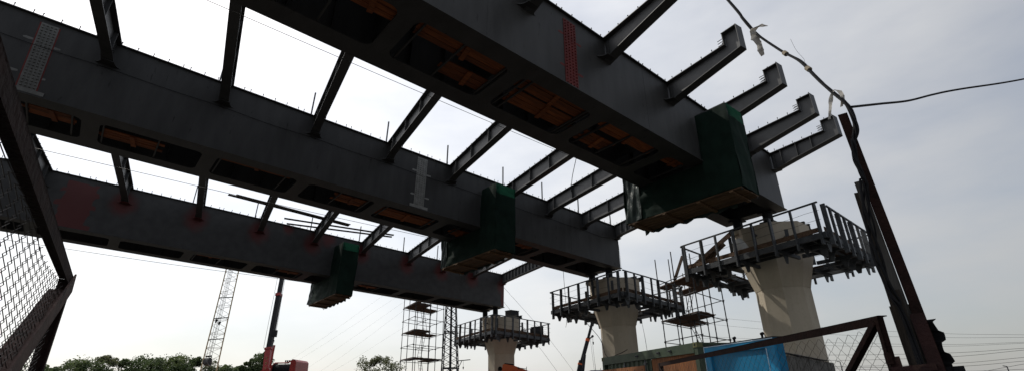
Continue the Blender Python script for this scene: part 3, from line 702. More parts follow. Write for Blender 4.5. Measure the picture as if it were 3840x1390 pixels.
scaffold((-7.45, 38.24), (-1.53, 2.9), (1.68, 3.16), [h_+.5+1.0*i for i in range(-1, 7)], [h_+.5, h_+2.5, h_+4.5, h_+6.5], h_+8.2, 'tall tube scaffold tower left of the farthest pier', ['far', 'near', 'far'])
o = obj('board', MB().bar((8.45, 26.0, h_+5.4), (8.95, 25.75, h_+6.6), .16, .045, up=D), OLDWOOD); tag(o, 'loose board leaning on top of the scaffold between two piers', 'board')

# ------------------------------------------------------------------ lattice mast behind the far pier
def lattice(mb_main, mb_lace, p0, p1, w0, w1, n, rm, rl, xdir=Vector((1, 0, 0)), ydir=Vector((0, 1, 0)), cross=True):
    P = lambda f, a, b: p0.lerp(p1, f)+xdir*(a*(w0+(w1-w0)*f)/2)+ydir*(b*(w0+(w1-w0)*f)/2)
    cs = ((-1, -1), (1, -1), (1, 1), (-1, 1))
    for a, b in cs: mb_main.tube(P(0, a, b), P(1, a, b), rm, 5)
    for i in range(n):
        f0, f1 = i/n, (i+1)/n
        for q in range(4):
            a0, b0 = cs[q]; a1, b1 = cs[(q+1) % 4]
            if cross:
                mb_lace.tube(P(f0, a0, b0), P(f1, a1, b1), rl, 4); mb_lace.tube(P(f0, a1, b1), P(f1, a0, b0), rl, 4)
            else:
                if (i+q) % 2: mb_lace.tube(P(f0, a0, b0), P(f1, a1, b1), rl, 4)
                else: mb_lace.tube(P(f0, a1, b1), P(f1, a0, b0), rl, 4)
            if not cross and i % 2 == 0: mb_lace.tube(P(f0, a0, b0), P(f0, a1, b1), rl, 4)
t = thing('lattice_mast', 'tapered steel lattice mast behind the farthest pier, beside the scaffold', 'mast', (-6.2, 50.5, -.1))
ma, la = MB(), MB(); lattice(ma, la, Vector((0, 0, 0)), Vector((-.12, 0, 12.5)), 1.78, .72, 18, .05, .026)
obj('leg_frame', ma, DARK, t); obj('lacing', la, DARK, t)
obj('centre_pole', MB().tube((0, .1, 0), (-.1, .1, 12.0), .13, 8, .10), DARK, t)
for z in (4.0, 7.3): w = 1.78+(.72-1.78)*z/12.5; obj('collar', MB().bar((-w/2-.05, -w/2-.06, z), (w/2+.05, -w/2-.06, z), .05, .10), DARK, t); obj('collar', MB().bar((-w/2-.05, w/2+.06, z), (w/2+.05, w/2+.06, z), .05, .10), DARK, t)
br = obj('arm', MB().tube((.7, 0, 4.65), (1.9, 0, 4.74), .045, 6).tube((.75, 0, 4.0), (1.1, 0, 4.68), .035, 6), DARK, t)
obj('insulator', MB().tube((1.23, 0, 4.62), (1.23, 0, 4.1), .012, 5).tube((1.23, 0, 4.1), (1.23, 0, 3.88), .07, 8, .03), DARK, br)

# ------------------------------------------------------------------ cranes
t = thing('lattice_boom_crane', 'pale yellow lattice crane boom rising behind the trees at the left', 'crane', (-26.15, 45, -.1))
bm = Vector((-.05, 0, 2.1)); bt = Vector((-.3, 1.2, 15.5))
ma, la = MB(), MB(); lattice(ma, la, bm, bt, 1.22, 1.0, 22, .045, .013, Vector((.863, .505, 0)), Vector((-.505, .863, 0)), cross=False)
obj('boom_chords', ma, YELLOW, t); obj('boom_lacing', la, BOOMLACE, t)
m = MB()
for i in (7, 10, 13): f = i/22; c_ = bm.lerp(bt, f); w = 1.2-.2*f; xd = Vector((.863, .505, 0)); yd = Vector((-.505, .863, 0)); m.bar(c_-xd*w/2-yd*(w/2+.05), c_+xd*w/2-yd*(w/2+.05)+Vector((0, 0, .15)), .07, .07)
obj('boom_tie', m, DARK, t)
dr = obj('pulley_block', MB().tube((-.3, -.3, 4.55), (.15, -.3, 4.62), .3, 14).bar((-.32, -.3, 5.0), (.2, -.3, 5.05), .08, .12), DARK, t)
for x in (-.24, -.15, -.06, .03, .11): obj('sheave', MB().tube((x-.02, -.3, 4.56), (x+.02, -.3, 4.57), .34, 16), PALE, dr)
m = MB()
for x0, x1 in ((-.28, -.2), (-.08, -.1), (.0, .02), (.16, .12)): m.tube((x0, -.25, 4.9), (x1-.2, .9, 15.3), .016, 4)
obj('hoist_ropes', m, DARK, t)
for x, z in ((-.2, 8.1), (.13, 7.9)): obj('rope_socket', MB().tube((x-.05, 0, z-.25), (x-.03, .05, z+.05), .05, 6, .11), DARK, t)
obj('base_house', MB().box(-1.5, 1.5, -.4, 3.6, 1.0, 2.6), YELLOW, t)
for x in (-1.35, 1.35):
    trk = [(-.8, .0), (2.8, .0), (3.3, .35), (3.2, .75), (2.8, .95), (-.8, .95), (-1.2, .75), (-1.3, .35)]
    obj('crawler_track', MB().prism(trk, (x-.3, .6, .05), (0, 1, 0), (0, 0, 1), (.6, 0, 0)), DARK, t)

t = thing('truck_crane', 'red mobile crane with telescopic boom, in front of the trees at the left', 'crane', (-17.6, 40, -.1))
def seg(p, q, w, h): return MB().bar(p, q, w, h, up=(0, -1, 0))
obj('boom_base_section', seg((-.98, -.35, 1.9), (-1.56, .55, 5.15), .42, .5), CRED, t)
obj('boom_middle_section', seg((-1.55, .5, 5.0), (-1.86, 1.35, 9.5), .33, .4), DARK, t)
obj('boom_upper_section', seg((-1.85, 1.3, 9.4), (-2.2, 2.4, 15.5), .26, .32), DARK, t)
obj('boom_collar', seg((-1.85, 1.3, 9.38), (-1.865, 1.34, 9.6), .40, .48), CRED, t)
obj('boom_collar', seg((-1.55, .52, 5.08), (-1.57, .56, 5.22), .52, .56), CRED, t)
m = MB()
for i in range(5):
    z = 2.9+.38*i; f = (z-1.9)/3.25; y = -.35+.9*f-.262
    for a_, b_ in (((-.09, -.1), (.07, -.06)), ((-.07, .0), (.09, .03)), ((-.02, -.12), (.03, .1)), ((-.09, .1), (.09, .12))): m.bar((-.98-.58*f+a_[0], y, z+a_[1]), (-.98-.58*f+b_[0], y, z+b_[1]), .02, .03, up=(0, -1, 0))
o = obj('boom_lettering', m, YELLOW, t)
obj('lift_cylinder', MB().tube((-.95, -.5, 1.9), (-.98, -.1, 3.6), .14, 10).tube((-.98, -.1, 3.6), (-1.0, .1, 5.4), .085, 10), CRED, t)
hk = obj('hook_block', MB().bar((-.84, -.5, 6.45), (-.85, -.5, 5.95), .34, .2, up=(0, 1, 0)), DARK, t)
obj('hook', MB().path([(-.85, -.5, 5.95), (-.85, -.5, 5.75), (-.78, -.5, 5.66), (-.8, -.5, 5.56), (-.88, -.5, 5.55), (-.92, -.5, 5.62)], .035, 6), GALV, hk)
m = MB()
for dx in (-.09, 0, .09): m.tube((-.84+dx, -.5, 6.4), (-1.9+dx*.5, 2.0, 15.3), .013, 4)
m.tube((-1.85, .2, 5.2), (-2.4, 2.0, 15.3), .013, 4); obj('hoist_ropes', m, DARK, t)
obj('superstructure', MB().box(-1.5, 1.7, -1.2, 2.4, 1.55, 2.7).prism([(-1.3, 2.7), (-1.3, 3.45), (-.6, 3.7), (-.35, 3.3), (-.35, 2.7)], (0, -1.1, 0), (1, 0, 0), (0, 0, 1), (0, 2.2, 0)), CRED, t)
obj('counterweight', MB().prism([(1.0, 2.7), (1.0, 4.1), (1.12, 4.28), (1.3, 4.24), (1.42, 4.1), (1.45, 2.7)], (0, -1.2, 0), (1, 0, 0), (0, 0, 1), (0, 2.4, 0)), CRED, t)
dm = obj('winch_drum', MB().tube((-.35, -.55, 3.55), (.95, -.55, 3.55), .42, 18).tube((-.3, .4, 3.45), (.95, .4, 3.45), .4, 18), BLACK, t)
for x in (-.36, .94): obj('drum_flange', MB().tube((x-.02, -.55, 3.55), (x+.02, -.55, 3.55), .56, 18), DARK, dm)
obj('guard_rail', MB().path([(-.4, -1.1, 3.3), (-.35, -1.15, 3.85), (-.1, -1.2, 4.02), (.8, -1.2, 4.02), (1.0, -1.15, 4.15)], .05, 6), CRED, t)
for x in (-.3, -.16, -.02, .12): obj('exhaust_stack', MB().tube((x, .9, 3.6), (x+.02, .9, 4.2), .025, 6).tube((x+.02, .9, 4.2), (x+.02, .9, 4.34), .055, 8), BLACK, t)
obj('chassis', MB().box(-2.2, 2.2, -1.25, 6.0, .75, 1.5), CRED, t)
for x in (-1.9, 1.9):
    for y in (-.6, .8, 3.2, 4.6):
        wh = obj('wheel', MB().tube((x-.2, y, .55), (x+.2, y, .55), .55, 18), BLACK, t); obj('rim', MB().tube((x-.22, y, .55), (x+.22, y, .55), .28, 12), PALE, wh)

t = thing('telescopic_crane', 'distant dark telescopic crane boom leaning right, behind the middle pier', 'crane', (6.4, 60, -.1))
def seg2(p, q, w, h): return MB().bar(p, q, w, h, up=(0, -1, 0))
obj('boom_base_section', seg2((.15, 0, 1.6), (1.15, 0, 5.0), .52, .6), DARK, t); obj('boom_middle_section', seg2((1.12, 0, 4.7), (2.1, 0, 7.45), .40, .5), DARK, t); obj('boom_upper_section', seg2((2.05, 0, 7.3), (3.4, 0, 11.2), .28, .38), DARK, t)
obj('jib', seg2((.75, -.5, 1.5), (1.5, -.45, 5.6), .30, .3), DARK, t)
obj('boom_collar', seg2((1.0, -.02, 4.55), (1.05, -.02, 4.72), .62, .62), CORANGE, t); obj('boom_collar', seg2((1.97, -.02, 7.1), (2.07, -.02, 7.4), .46, .56), CORANGE, t)
hd = obj('jib_head', MB().bar((2.2, -.3, 7.35), (2.55, -.3, 7.6), .16, .16, up=(0, 1, 0)), RUSTRED, t); obj('sheave', MB().tube((2.58, -.4, 7.62), (2.58, -.2, 7.62), .14, 10), DARK, hd)
obj('hoist_ropes', MB().tube((2.3, -.3, 7.3), (2.6, -.3, 2.0), .014, 4).tube((2.5, -.3, 7.4), (2.72, -.3, 2.0), .014, 4).tube((2.6, -.3, 7.5), (2.62, -.3, 7.0), .012, 4), DARK, t)
obj('hook', MB().tube((2.62, -.3, 7.0), (2.62, -.3, 6.7), .08, 6, .04), DARK, t)
obj('carrier', MB().box(-1.2, 2.8, -1.2, 6, .8, 1.8), CORANGE, t)
for x in (-1.0, 2.6):
    for y in (-.5, 1, 4.5): obj('wheel', MB().tube((x-.2, y, .55), (x+.2, y, .55), .55, 14), BLACK, t)

t = thing('orange_crane', 'top of an orange crane boom poking up before the farthest pier', 'crane', (0, 30, -.1))
obj('boom', MB().prism([(-.70, 3.15), (-.60, 3.19), (-.08, 3.1), (1.0, 2.7), (1.0, 2.2), (-.74, 2.2), (-.74, 2.95)], (0, -.25, 0), (1, 0, 0), (0, 0, 1), (0, .5, 0)), CORANGE, t)
obj('boom_cover', MB().prism([(-.62, 3.195), (-.1, 3.12), (-.08, 3.17), (-.58, 3.235)], (0, -.27, 0), (1, 0, 0), (0, 0, 1), (0, .54, 0)), BLACK, t)
obj('head_sheave', MB().tube((-.86, -.1, 2.95), (-.86, .1, 2.95), .12, 10).box(-.98, -.72, -.08, .08, 2.85, 2.92), BLACK, t)
obj('guard_bar', MB().tube((.1, -.28, 2.98), (.62, -.28, 2.9), .018, 5).tube((.62, -.28, 2.72), (.64, -.28, 3.02), .016, 5).tube((.2, -.28, 2.9), (.2, -.28, 3.02), .016, 5), BLACK, t)
obj('body', MB().box(-.9, 2.4, -.9, 3.2, .8, 2.19), CORANGE, t)
for x in (-.7, 2.2):
    for y in (-.3, 2.5): obj('wheel', MB().tube((x-.2, y, .55), (x+.2, y, .55), .55, 14), BLACK, t)

# ------------------------------------------------------------------ trees
def tree(x, y, h, cr, label, mi, seed, squash=1.0, n=2600, trunk_to=.45):
    rnd = random.Random(seed); root = thing('tree', label, 'tree', (x, y, -.1), None, 'trees behind the building site')
    t = MB(); t.path([(0, 0, 0), (.1, 0, h*.25), (0, .1, h*trunk_to), (.1, 0, h*.75)], [h*.035, h*.028, h*.02, h*.008], 7)
    for i in range(6):
        a = i*1.05+rnd.random(); z0 = h*rnd.uniform(.3, .6); t.path([(0, 0, z0), (cr*.35*math.cos(a), cr*.35*math.sin(a), z0+h*.14), (cr*.7*math.cos(a), cr*.7*math.sin(a), z0+h*.22)], [h*.014, h*.009, h*.004], 5)
    obj('trunk', t, BARK, root)
    m = MB(); cl = []
    for i in range(26):
        a = rnd.uniform(0, 6.28); rr = cr*math.sqrt(rnd.random())*.8; zz = rnd.uniform(.25, .93); rad = rr*(1.15-abs(zz-.6)*1.25)
        cl.append((rad*math.cos(a), rad*math.sin(a), h*zz, rnd.uniform(.18, .36)*cr))
    for i in range(5):
        a = rnd.uniform(0, 6.28); cl.append((cr*.4*math.cos(a)*rnd.random(), cr*.4*math.sin(a)*rnd.random(), h*rnd.uniform(.9, 1.0), .14*cr))
    vs, fs = [], []
    for i in range(n):
        cx_, cy_, cz_, r = rnd.choice(cl)
        d = Vector((rnd.gauss(0, 1), rnd.gauss(0, 1), rnd.gauss(0, 1))).normalized()*r*rnd.uniform(.45, 1.12)
        p = Vector((cx_, cy_, cz_))+d; s = rnd.uniform(.05, .11)
        a = Vector((rnd.gauss(0, 1), rnd.gauss(0, 1), rnd.gauss(0, .6))).normalized(); b = a.cross(Vector((rnd.gauss(0, 1), rnd.gauss(0, 1), rnd.gauss(0, 1)))).normalized()
        k = len(vs); vs += [p-a*s*1.5, p-b*s*.8, p+a*s*1.5, p+b*s*.8]; fs.append((k, k+1, k+2, k+3))
    m.v = [tuple(v) for v in vs]; m.f = fs
    obj('crown', m, LEAF[mi], root)
def polar(az, dist): return dist*math.sin(R(az)), dist*math.cos(R(az))
TREES = [(-41.5, 70, .045, 2.6, 0, 'low pale green tree, leftmost, next to the mesh gate post'), (-39.7, 72, .055, 2.6, 0, 'mid green tree second from the mesh gate post'), (-37.9, 74, .060, 2.5, 2, 'olive reddish green tree with a rounded top, third from the left gate'),
         (-36.2, 75, .060, 2.4, 1, 'dark green tree in the middle of the left tree row'), (-34.6, 73, .061, 2.4, 1, 'dark green tree just right of the middle of the left row'), (-33.0, 75, .063, 2.5, 0, 'bushy mid green tree close left of the yellow crane boom'), (-31.3, 74, .061, 2.3, 1, 'dark tree standing right behind the yellow crane boom'),
         (-28.9, 76, .051, 1.6, 0, 'small tree between the yellow boom and the red crane'), (-27.7, 78, .050, 1.4, 0, 'smallest treetop left of the red crane'), (-26.8, 66, .062, 1.1, 1, 'dark tree left of the red crane boom'), (-25.9, 66, .072, 1.5, 1, 'tall dark tree right behind the red crane boom'),
         (-14.4, 80, .066, 3.4, 2, 'round grey green tree left of the tall scaffold'), (-47.5, 60, .05, 2.8, 1, 'dark green tree seen through the left mesh gate'), (-44.5, 66, .046, 2.6, 1, 'mid green tree seen through the mesh beside the gate brace')]
for i, (az, dist, el, cr, mi, lab) in enumerate(TREES):
    x, y = polar(az, dist); tree(x, y, dist*el+CAM_H+.1, cr*1.22, lab, mi, 100+i, n=7500)

# ------------------------------------------------------------------ containers, door, fence by the near pier
CA, CB = Vector((3.302, 19.699, 0)), Vector((4.892, 13.884, 0))
ex = (CA-CB).normalized(); ey = Vector((ex.y, -ex.x, 0))       # along the side (away), and inwards (to the right)
t = thing('shipping_container', 'green steel container with timber infill, in front of the piers', 'container', CB, (ex, -ey if False else Vector((-ex.y, ex.x, 0)), Vector((0, 0, 1))))
L = (CA-CB).length; Wc = -2.44; z0, z1 = .1, 2.7
obj('top_rail', MB().box(.16, L-.16, -.02, .06, z1-.26, z1), GREENP, t); obj('bottom_rail', MB().box(.16, L-.16, -.02, .06, z0, z0+.16), GREENP, t)
obj('roof', MB().box(.0, L, Wc, -.021, z1-.06, z1-.005), GREENP, t)
for x in (0, L-.16):
    for y in (-.11, Wc): obj('corner_post', MB().box(x, x+.16, y, y+.16, z0+.12, z1-.12), GREENP, t)
for x in (-.01, L-.17):
    for zz in (z0, z1-.125):
        c_ = obj('corner_casting', MB().box(x, x+.18, -.115, .066, zz, zz+.13), CASTING, t)
        obj('casting_hole', MB().tube((x+.09, .0665, zz+.065), (x+.09, .069, zz+.065), .035, 10), BLACK, c_)
# corrugated steel panels on the far half of the side
xs = 2.55; m = None
for i in range(11):
    x = xs+.31*i
    if x+.31 > L-.16: break
    pan = [(0, 0), (.06, 0), (.10, -.04), (.22, -.04), (.26, 0), (.31, 0)]; mm = MB()
    vs = [(x+a, b, z) for z in (z0+.16, z1-.26) for a, b in pan]; mm.add(vs, [(q, q+1, q+7, q+6) for q in range(5)])
    obj('corrugated_panel', mm, GREENP, t)
# timber infill planks on the near half, with a dark window opening
for i in range(15):
    x = .16+i*.158
    if 6 <= i <= 12: obj('infill_plank', MB().box(x, x+.152, -.03, -.005, 2.04, z1-.26), PLY, t); obj('infill_plank', MB().box(x, x+.152, -.03, -.005, z0+.16, 1.25), PLY, t)
    else: obj('infill_plank', MB().box(x, x+.152, -.03, -.005, z0+.16, z1-.26), PLY, t)
obj('back_wall', MB().box(.16, L-.16, Wc, Wc+.03, z0+.1, z1-.07), GREENP, t); obj('floor', MB().box(.0, L, Wc+.03, -.12, z0+.13, z0+.17), OLDWOOD, t)
obj('end_wall', MB().box(.02, .05, Wc+.16, -.12, z0+.17, z1-.07), GREENP, t); obj('end_wall', MB().box(L-.05, L-.02, Wc+.16, -.12, z0+.17, z1-.07), GREENP, t)
for x in (2.75, 4.15):
    rod = obj('lock_rod', MB().tube((x, .10, z0+.4), (x, .10, z1-.28), .022, 8), GALV, t)
    obj('rod_bracket', MB().box(x-.06, x+.06, .061, .13, z1-.42, z1-.36).box(x-.06, x+.06, .061, .13, z1-.9, z1-.84), GALV, rod)
for x in (1.3, 1.95, 3.3): obj('side_lug', MB().box(x-.05, x+.05, .061, .10, z1-.16, z1-.1).tube((x, .1, z1-.13), (x, .15, z1-.13), .02, 8), GALV, t)
t2 = thing('plywood_sheet', 'orange plywood sheet leaning before the green container', 'board', (2.9, 14.9, 0), (ex, Vector((-ex.y, ex.x, 0)), Vector((0, 0, 1))))
obj('sheet', MB().box(-1.5, 1.1, 0, .03, .0, 2.12), PLY, t2)
m = MB()
for i in range(7): m.tube((-1.4+.4*i, .031, 2.03), (-1.4+.4*i, .036, 2.03), .02, 6)
obj('nail_heads', m, DARK, t2, kind='stuff')

BL, BR_ = Vector((4.266, 11.70, 0)), Vector((4.836, 9.653, 0)); bx_ = (BR_-BL).normalized(); by_ = Vector((-bx_.y, bx_.x, 0))
t = thing('blue_door', 'bright blue embossed steel door leaf in front of the green container', 'door', BL, (bx_, by_, Vector((0, 0, 1))))
Lb = (BR_-BL).length; zb1 = 2.4; fy = -.0
obj('leaf', MB().box(0, Lb, .0, .16, .12, zb1), BLUE2, t)
fr = .24
for (a0, a1, q0, q1) in ((0, Lb, zb1-.17, zb1-.004), (0, .2, .5, zb1-.172), (Lb-.22, Lb, .5, zb1-.172), (.202, Lb-.222, 1.48, 1.62)):
    obj('raised_border', MB().box(a0+.004, a1-.004, -.05, -.001, q0, q1), BLUE, t)
for (p, q) in (((.01, -.052, zb1-.012), (Lb-.01, -.052, zb1-.012)), ((.008, -.052, .6), (.008, -.052, zb1-.02)), ((.21, -.052, 1.625), (Lb-.23, -.052, 1.625)), ((Lb-.218, -.052, 1.1), (Lb-.218, -.052, zb1-.17))):
    obj('worn_edge', MB().tube(p, q, .010, 5), BLUEEDGE, t)
obj('top_cap', MB().box(-.01, Lb+.01, -.055, .17, zb1, zb1+.018), DARK, t)
for x in (.9, 1.72): obj('roller', MB().tube((x, .08, zb1+.018), (x, .08, zb1+.1), .022, 8).tube((x-.02, .08, zb1+.1), (x+.035, .08, zb1+.11), .03, 8), BLACK, t)
obj('foot', MB().box(.1, .3, .02, .14, -.12, .12).box(Lb-.3, Lb-.1, .02, .14, -.12, .12), DARK, t)

w0, w1 = Vector((5.0, 9.75, 0)), Vector((7.6, 12.9, 0)); wx = (w1-w0).normalized(); wy = Vector((wx.y, -wx.x, 0)); Lw = (w1-w0).length
t = thing('corrugated_fence', 'weathered grey corrugated cement sheet fence right of the blue door', 'fence', w0, (wx, Vector((-wx.y, wx.x, 0)), Vector((0, 0, 1))))
x = 0; i = 0
while x < Lw:
    n = 36; vs = []
    for q in range(n+1):
        a = x+.98*q/n; vs.append(a)
    m = MB(); top = 2.1+random.uniform(-.015, .015); yo = .012*(i % 2)
    pts = [(a, .045*math.sin(a*2*math.pi/.2)+yo) for a in vs]
    m.add([(a, b, -.1) for a, b in pts]+[(a, b, top) for a, b in pts]+[(a, b+.007, -.1) for a, b in pts]+[(a, b+.007, top) for a, b in pts],
          [(q, q+1, n+2+q, n+1+q) for q in range(n)]+[(3*(n+1)+q, 3*(n+1)+q+1, 2*(n+1)+q+1, 2*(n+1)+q) for q in range(n)]+[(n+1+q, n+2+q, 3*(n+1)+q+1, 3*(n+1)+q) for q in range(n)])
    obj('sheet', m, SLATE, t); x += .96; i += 1
obj('rail', MB().box(0, Lw, .075, .13, 1.6, 1.68), OLDWOOD, t)
obj('top_strip', MB().box(0, Lw, -.06, .07, 2.118, 2.13), SLATE, t)

# ------------------------------------------------------------------ gates with chain link mesh
def chain_link(mb, o, ex, L, z0, z1, a, r, amp=.0035, az=.04):
    """woven zig-zag wires in the plane (ex, z)"""
    o, ex = Vector(o), Vector(ex); nrm = Vector((ex.y, -ex.x, 0)); n = int(L/a); nz_ = int((z1-z0)/az)
    for i in range(n):
        pts = []
        for j in range(nz_+1):
            x0 = i*a+(a if (i+j) % 2 else 0); zz = z0+(z1-z0)*j/nz_
            x = x0+.012*math.sin(2.1*x0+5.3*zz)+(.02*a if (i+j) % 2 else -.02*a); z = zz+.014*math.sin(3.7*x0+1.9*zz)+.008*math.sin(9*x0)
            pts.append(o+ex*min(max(x, 0), L)+Vector((0, 0, min(z, z1)))+nrm*(amp*(1 if (i+j) % 2 else -1)))
        mb.path(pts, r, 3)
def angle_bar(p, q, w, th, f1, f2):
    """L-section: two plates sharing the line p-q, spreading along f1 and f2"""
    p, q, f1, f2 = Vector(p), Vector(q), Vector(f1).normalized(), Vector(f2).normalized(); m = MB()
    for a, b in ((f1, f2), (f2, f1)):
        vs = [p, p+a*w, p+a*w+b*th, p+b*th]; vs = vs+[v+(q-p) for v in vs]
        m.add(vs, [(0, 1, 2, 3), (7, 6, 5, 4), (0, 4, 5, 1), (1, 5, 6, 2), (2, 6, 7, 3), (3, 7, 4, 0)])
    return m
# right leaf: runs away from the hinge post
g0, g1 = Vector((2.126, 2.99, 0)), Vector((2.115, 7.805, 0)); gx = (g1-g0).normalized(); Lg = (g1-g0).length
t = thing('mesh_gate', 'rusty angle iron gate leaf with chain link mesh, open at the right', 'gate', g0, (gx, Vector((-gx.y, gx.x, 0)), Vector((0, 0, 1))), 'site gate leaves')
zt = 1.89
obj('top_rail', angle_bar((0, 0, zt), (Lg, 0, zt), .052, .006, (0, 0, -1), (0, -1, 0)), RUST, t)
obj('hinge_stile', angle_bar((0, .006, zt-.004), (0, .006, .05), .034, .006, (1, 0, 0), (0, -1, 0)), RUST, t)
obj('far_stile', angle_bar((Lg, .006, zt-.004), (Lg, .006, .05), .07, .008, (-1, 0, 0), (0, -1, 0)), RUST, t)
obj('bottom_rail', angle_bar((0, 0, .05), (Lg, 0, .05), .07, .008, (0, 0, 1), (0, -1, 0)), RUST, t)
dv = Vector((1.62, 0, -.92)).normalized(); nv = Vector((-dv.z, 0, dv.x))
obj('brace', angle_bar((.03, .012, zt-.05), (2.45, .012, .12), .036, .005, Vector((.57, 0, .82)), (0, -1, 0)), RUST, t)
obj('brace', angle_bar((Lg-.03, .012, zt-.05), (2.5, .012, .12), .036, .005, Vector((-.57, 0, .82)), (0, -1, 0)), RUST, t)
m = MB(); chain_link(m, (.02, -.02, 0), (1, 0, 0), Lg-.04, .06, zt-.06, .056, .0014, .003, .040); obj('chain_link_mesh', m, WIRE, t, kind='stuff')
for z in (.5, 1.45, 1.62): obj('hinge_barrel', MB().tube((-.02, .02, z), (-.02, .02, z+.06), .022, 8), RUST, t)
# left leaf: comes towards the camera
a0 = Vector((-1.425, 1.593, 0)); gx2 = Vector((.6, -.8, 0)).normalized(); Lg2 = 2.6; zt2 = 1.87
t = thing('mesh_gate', 'rusty angle iron gate leaf with chain link mesh, close by at the left', 'gate', a0, (gx2, Vector((-gx2.y, gx2.x, 0)), Vector((0, 0, 1))), 'site gate leaves')
obj('top_rail', angle_bar((0, 0, zt2), (Lg2, 0, zt2), .036, .005, (0, 0, -1), (0, -1, 0)), RUST, t)
obj('end_stile', angle_bar((0, .0, zt2-.006), (0, .0, .05), .036, .005, (1, 0, 0), (0, -1, 0)), RUST, t)
obj('bottom_rail', angle_bar((0, 0, .05), (Lg2, 0, .05), .036, .005, (0, 0, 1), (0, -1, 0)), RUST, t)
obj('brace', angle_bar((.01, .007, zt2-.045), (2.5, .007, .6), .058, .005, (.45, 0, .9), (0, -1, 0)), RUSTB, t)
m = MB(); chain_link(m, (.02, -.02, 0), (1, 0, 0), Lg2-.04, .06, zt2-.03, .032, .0011, .0028, .019); obj('chain_link_mesh', m, WIRE, t, kind='stuff')

# ------------------------------------------------------------------ gate post with boards and cables at the right
t = thing('gate_post', 'tall rusty steel gate post with boards strapped to it, at the right', 'post', (2.30, 2.90, 0))
vd = Vector((.62, .785, 0)); sd_ = Vector((.785, -.62, 0))      # view direction and sideways at the post
zt_ = 3.2
def pv(side, depth, z): return sd_*(side-.045*(z-1.58))+vd*depth+Vector((0, 0, z))
obj('steel_channel', MB().loft([[pv(-.018, -.03, z), pv(.036, -.03, z), pv(.036, .035, z), pv(-.018, .035, z)] for z in (-.1, 1.0, 2.0, zt_)]), RUST, t)
obj('grey_board', MB().bar(pv(-.055, .0, -.1), pv(-.04, .0, 2.72), .045, .03, up=vd), mat('grey_weathered_board', (.045, .042, .038), (.085, .08, .073), .9, 5, .3, 30, stretch=(6, 6, .6)), t)
obj('side_board', MB().bar(pv(-.15, .03, -.1), pv(-.066, .03, 2.66), .035, .03, up=vd), POSTWOOD, t)
obj('short_board', MB().bar(pv(-.10, -.05, .2), pv(-.06, -.05, 2.02), .05, .025, up=vd), POSTWOOD, t)
obj('lower_plate', MB().bar(pv(.0, -.05, 0), pv(.0, -.05, 1.88), .065, .02, up=vd), RUSTRED, t)
obj('hinge_plate', MB().bar(pv(-.19, -.05, 0), pv(-.17, -.05, 1.66), .05, .012, up=vd), RUSTRED, t)
obj('hinge_bar', MB().bar(pv(-.2, -.085, 1.585), pv(.0, -.085, 1.60), .03, .035), RUSTRED, t)
obj('back_board', MB().bar(pv(-.08, .09, 0), pv(-.05, .09, 1.95), .13, .02, up=vd), POSTWOOD, t)
# corrugated edge of a rubber sheet nailed behind the post
m = MB(); n = 40; vs = []
for q in range(n+1):
    z = 1.35+.5*q/n; s_ = .046+.018*(1 if math.sin(z*2*math.pi/.115) > .2 else .0)+.006*math.sin(z*40)
    vs += [pv(s_+.018, .0, z), pv(-.05, .08, z), pv(s_+.018, .035, z)]
m.add(vs, [(3*q, 3*q+3, 3*q+4, 3*q+1) for q in range(n)]+[(3*q+2, 3*q+1, 3*q+4, 3*q+5) for q in range(n)]+[(3*q, 3*q+2, 3*q+5, 3*q+3) for q in range(n)])
obj('corrugated_rubber', m, BLACK, t)
obj('lower_rubber', MB().bar(pv(.06, .03, 0), pv(.07, .03, 1.6), .09, .05, up=vd), BLACK, t)

def spline(pts, sub=6):
    pts = [Vector(p) for p in pts]; o_ = []
    for i in range(len(pts)-1):
        p0, p1, p2, p3 = pts[max(i-1, 0)], pts[i], pts[i+1], pts[min(i+2, len(pts)-1)]
        for k in range(sub):
            u = k/sub; o_.append(.5*((2*p1)+(p2-p0)*u+(2*p0-5*p1+4*p2-p3)*u*u+(3*p1-p0-3*p2+p3)*u**3))
    o_.append(pts[-1]); return o_
CABLE = [(2.27, 5.1, 7.4), (2.261, 4.006, 5.207), (2.244, 3.785, 4.755), (2.257, 3.66, 4.477), (2.291, 3.46, 4.143), (2.301, 3.272, 3.892), (2.27, 3.109, 3.628), (2.264, 2.99, 3.421), (2.262, 2.89, 3.25), (2.245, 2.853, 3.076), (2.218, 2.861, 2.982), (2.203, 2.86, 2.95), (2.191, 2.87, 2.84), (2.196, 2.866, 2.745), (2.195, 2.866, 2.672), (2.174, 2.88, 2.519), (2.163, 2.89, 2.351), (2.157, 2.895, 2.188), (2.163, 2.89, 2.014), (2.19, 2.88, 1.847), (2.2, 2.87, 1.2), (2.2, 2.87, 0.02)]
ct = thing('cable_bundle', 'thick bundle of twisted black cables hanging over the gate post', 'cable', (2.2, 2.87, 0))
sp = spline(CABLE, 8); rnd = random.Random(5)
for j in range(4):
    pts = []
    for i, p in enumerate(sp):
        a = i*.16+j*1.57; rad = .0065*(1+.9*abs(math.sin(i*.11+j)))
        if 110 < i < 150: rad *= 1.9
        pts.append(p+Vector((math.cos(a)*rad, math.sin(a)*rad*.6, math.sin(a)*rad))-Vector((2.2, 2.87, 0)))
    obj('cable_strand', MB().path(pts, .0075 if j < 3 else .005, 6), BLACK, ct, smooth=True)
for i in (34, 44): p = sp[i]-Vector((2.2, 2.87, 0)); obj('tape_wrap', MB().tube(p-Vector((0, .012, .018)), p+Vector((0, .012, .018)), .02, 8), CLOTHROPE, ct)
wb = MB().path(spline([sp[42]-Vector((2.2, 2.87, 0)), sp[42]-Vector((2.2, 2.87, -.05))+Vector((.01, 0, 0)), sp[42]-Vector((2.2, 2.87, -.14))+Vector((-.03, 0, 0)), sp[42]-Vector((2.2, 2.87, -.22))+Vector((-.05, 0, .03))]), .0012, 3)
obj('loose_wire_end', wb, WIRE, ct)
